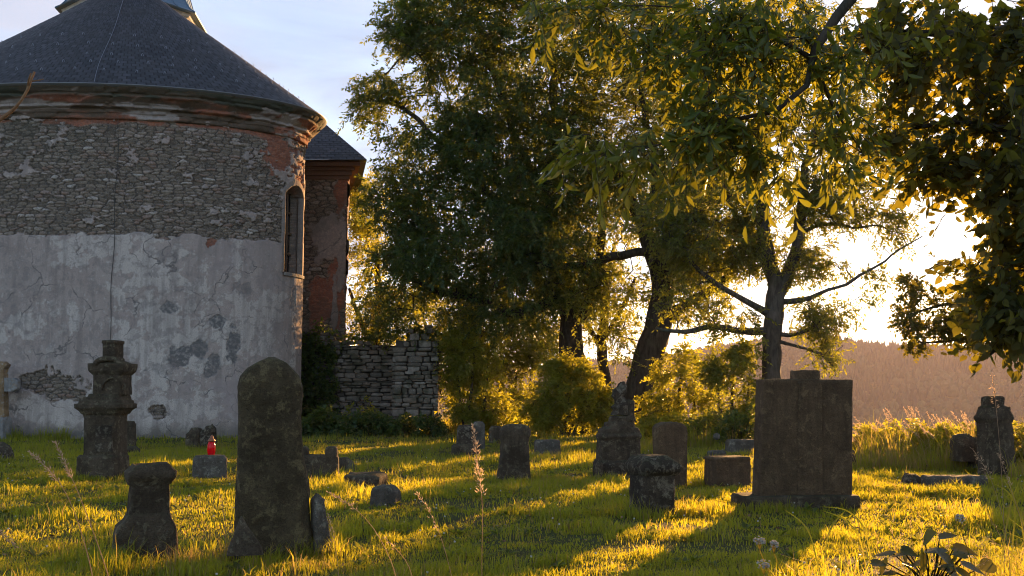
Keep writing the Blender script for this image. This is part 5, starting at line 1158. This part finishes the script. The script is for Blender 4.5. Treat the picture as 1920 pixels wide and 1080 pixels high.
# green arching blades by the big headstone
def blade_strip(acc, pts, w_):
    pts = np.asarray(pts); n = len(pts); ww = w_ * np.sin(np.linspace(.35, math.pi, n)) ** .6
    sd_ = np.array([.35, 1, .2]); t = unit(np.gradient(pts, axis=0)); s_ = unit(np.cross(t, sd_))
    V = np.concatenate([pts - s_ * ww[:, None] / 2, pts + s_ * ww[:, None] / 2]); i = np.arange(n - 1)
    acc.add(V, np.stack([i, i + 1, i + 1 + n, i + n], -1), tint=.8, dry=.1)
for i, (lab, Ls, Y) in enumerate([('arching green reed blades before the plinth of the big square headstone', [[(1640, 1120), (1628, 1000), (1606, 968), (1580, 952), (1536, 950)], [(1630, 1100), (1612, 1000), (1580, 970), (1538, 956)], [(1545, 1060), (1552, 1000), (1570, 972), (1588, 955)], [(1540, 1090), (1520, 1000), (1500, 975), (1470, 955)]], 6.8),
                                  ('tall green reed blades at the lower edge beside the gabled monument', [[(1930, 1150), (1918, 980), (1900, 930), (1888, 890)], [(1890, 1150), (1900, 1000), (1905, 940), (1880, 895)], [(1950, 1100), (1915, 960), (1890, 920), (1860, 905)], [(1870, 1120), (1885, 1000), (1895, 940), (1912, 900)]], 6.7)]):
    a = Acc()
    for L in Ls:
        pts = np.array([P(x, y, Y + rng.normal() * .05) for x, y in L]); q = np.linspace(0, 1, 16); t = np.linspace(0, 1, len(L)); C = np.stack([np.interp(q, t, pts[:, k]) for k in range(3)], -1)
        for _ in range(3): C[1:-1] = (C[:-2] + 2 * C[1:-1] + C[2:]) / 4
        blade_strip(a, C, .010)
    tag(a.build('reed_tuft', GRASS, None, G(Ls[0][0][0], 1150)), lab, 'plant', 'green reed tufts')
# broad weeds in the turf: small rosettes of leaves
wd_ = Acc(); NWD = 2600; d = np.sqrt(rng.uniform(7 ** 2, 24 ** 2, NWD)); u = rng.uniform(-.62, .62, NWD); x, y = d * u, d
kp = fbm(x * 1.1, y * 1.1, o=3, seed=45) > .47; x, y = x[kp], y[kp]; z = terrain(x, y); nl_ = 7
ang = rng.uniform(0, 6.283, (len(x), nl_)); el = rng.uniform(.15, .9, (len(x), nl_)); b = np.stack([x, y, z], -1)[:, None] + np.stack([np.cos(ang) * .012, np.sin(ang) * .012, 0 * ang + .02], -1)
dd = np.stack([np.cos(ang) * np.cos(el), np.sin(ang) * np.cos(el), np.sin(el)], -1); wv = np.stack([-np.sin(ang), np.cos(ang), 0 * ang], -1); n_ = len(x) * nl_
L_ = np.repeat(rng.uniform(.06, .13, len(x)), nl_) * rng.uniform(.6, 1.2, n_)
leaf_mesh(wd_, b.reshape(-1, 3), dd.reshape(-1, 3), wv.reshape(-1, 3), L_, L_ * .42, '8')
g = wd_.build('broad_weeds', LF_MD); g['kind'] = 'stuff'
# fallen dry leaves
dl = Acc(); NDL = 900; d = np.sqrt(rng.uniform(7 ** 2, 22 ** 2, NDL)); u = rng.uniform(-.6, .6, NDL); x, y = d * u, d; b = np.stack([x, y, terrain(x, y) + rng.uniform(.03, .07, NDL)], -1)
leaf_mesh(dl, b, rng.normal(size=(NDL, 3)) * [1, 1, .3], rng.normal(size=(NDL, 3)) * [1, 1, .4], rng.uniform(.03, .06, NDL), rng.uniform(.02, .035, NDL))
DRY = M('dry_leaf'); g = dl.build('dry_leaves', DRY.done(DRY.principled(DRY.mix(DRY.attr('tint'), (.12, .06, .03), (.24, .14, .07)), .8))); g['kind'] = 'stuff'
# clover heads scattered in the turf
cl = Acc(); d = np.sqrt(rng.uniform(7.5 ** 2, 27 ** 2, 420)); u = rng.uniform(-.6, .6, 420)
for x, y in zip(d * u, d):
    z = float(terrain(np.array([x]), np.array([y]))[0]) + rng.uniform(.05, .10); V, Fc = rub_stone((x, y, z), .009, .009, .008); cl.add(V, Fc)
CLW = M('clover'); o = cl.build('clover_flowers', CLW.done(CLW.principled((.45, .42, .36), .8, None, .1))); o['kind'] = 'stuff'
# white umbels
WU = M('umbel'); WU = WU.done(WU.principled((.34, .30, .24), .8, None, .1))
for i, (px, py, rpx, lab) in enumerate([(1424, 1012, 11, 'largest white flower umbel below the big headstone'), (1451, 1019, 7, 'small white umbel touching the largest one'), (1432, 1058, 11, 'lowest white umbel at the bottom edge'), (1800, 970, 8, 'pale umbel among the sunlit grass of the lower corner')]):
    Y = 6.8; c = P(px, py, Y); b = np.array([c[0] + .12, Y + .05, 0.0]); t = thing('umbel_flower', lab, 'flower', b, 'white umbel flowers'); a = Acc()
    for k in range(46):
        r = rng.uniform(0, 1) ** .5 * rpx * Y / F; an_ = rng.uniform(0, 6.283); q = c + [r * math.cos(an_), r * math.sin(an_), .012 * rng.normal() - r * .15]
        V, Fc = rub_stone(q, .006, .006, .004); a.add(V, Fc)
    a.build('flower_head', WU, t)
    a = Acc(); st_ = c - [0, 0, .07]; a.add(*tube(np.array([b, (b + st_) / 2 + [.03, 0, .03], st_]), [.004, .0035, .003], 5), tint=.5, dry=.3)
    for k in range(9): an_ = k * .698; a.add(*tube(np.array([st_, c + [math.cos(an_) * rpx * .7 * Y / F, math.sin(an_) * rpx * .7 * Y / F, -.006]]), .0014, 3), tint=.5, dry=.3)
    a.build('stem', GRASS, t)
# broad burdock leaves in the lower corner
SHB = SHH.copy(); t = thing('burdock_plant', 'broad leaved burdock plant in the lower corner below the sunlit grass', 'plant', G(1750, 1130)); a = Acc(); s_ = Acc(); b0 = G(1750, 1130)
for i, (px, py, L, dx, dz_) in enumerate([(1690, 1040, .20, -.8, -.4), (1728, 1045, .22, -.2, -.7), (1762, 1040, .22, .3, -.6), (1700, 1075, .18, -.7, -.6), (1800, 1035, .20, .8, -.3), (1780, 1075, .22, .5, -.7), (1735, 1020, .16, .1, .3), (1815, 1065, .2, .8, -.5), (1660, 1078, .16, -.9, -.3), (1770, 1015, .15, .6, .2)] + [(rng.uniform(1640, 1840), rng.uniform(1035, 1085), rng.uniform(.12, .2), rng.normal(), -.4 + .3 * rng.normal()) for _ in range(16)]):
    Y = 6.7 + rng.normal() * .1; c = P(px - dx * 14, py - 8, Y); d = np.array([dx, -.35, dz_ * .7])
    leaf_mesh(a, c[None], d[None], np.array([[.3, 1, .15]]) + rng.normal(size=(1, 3)) * .25, np.array([L * .75]), np.array([L * .7]), 'h')
    s_.add(*tube(np.array([b0 + [rng.normal() * .03, .1, 0], (b0 + c) / 2 + [0, 0, .05], c]), [.006, .005, .004], 5))
s_.build('stem', BARK, t); a.build('leaves', mat_leaf('burdock_leaf', (.03, .055, .02), (.06, .085, .03), (.22, .22, .02), (.36, .28, .03), .5), t)

# ------------------------------------------------------------------ haze
V, Fc = box(-2700, 2700, -2700, 2700, -130, 130)
m = M('haze_air'); vp = m.n('VolumePrincipled'); vp.inputs['Color'].default_value = (.86, .80, .96, 1); vp.inputs['Density'].default_value = .0001; vp.inputs['Anisotropy'].default_value = .3
m.t.links.new(vp.outputs[0], m.out.inputs['Volume'])
hz = obj('haze', V, Fc, m.m, smooth=False); hz['kind'] = 'stuff'
for o in list(scn.objects):
    if '_b' in o: del o['_b']
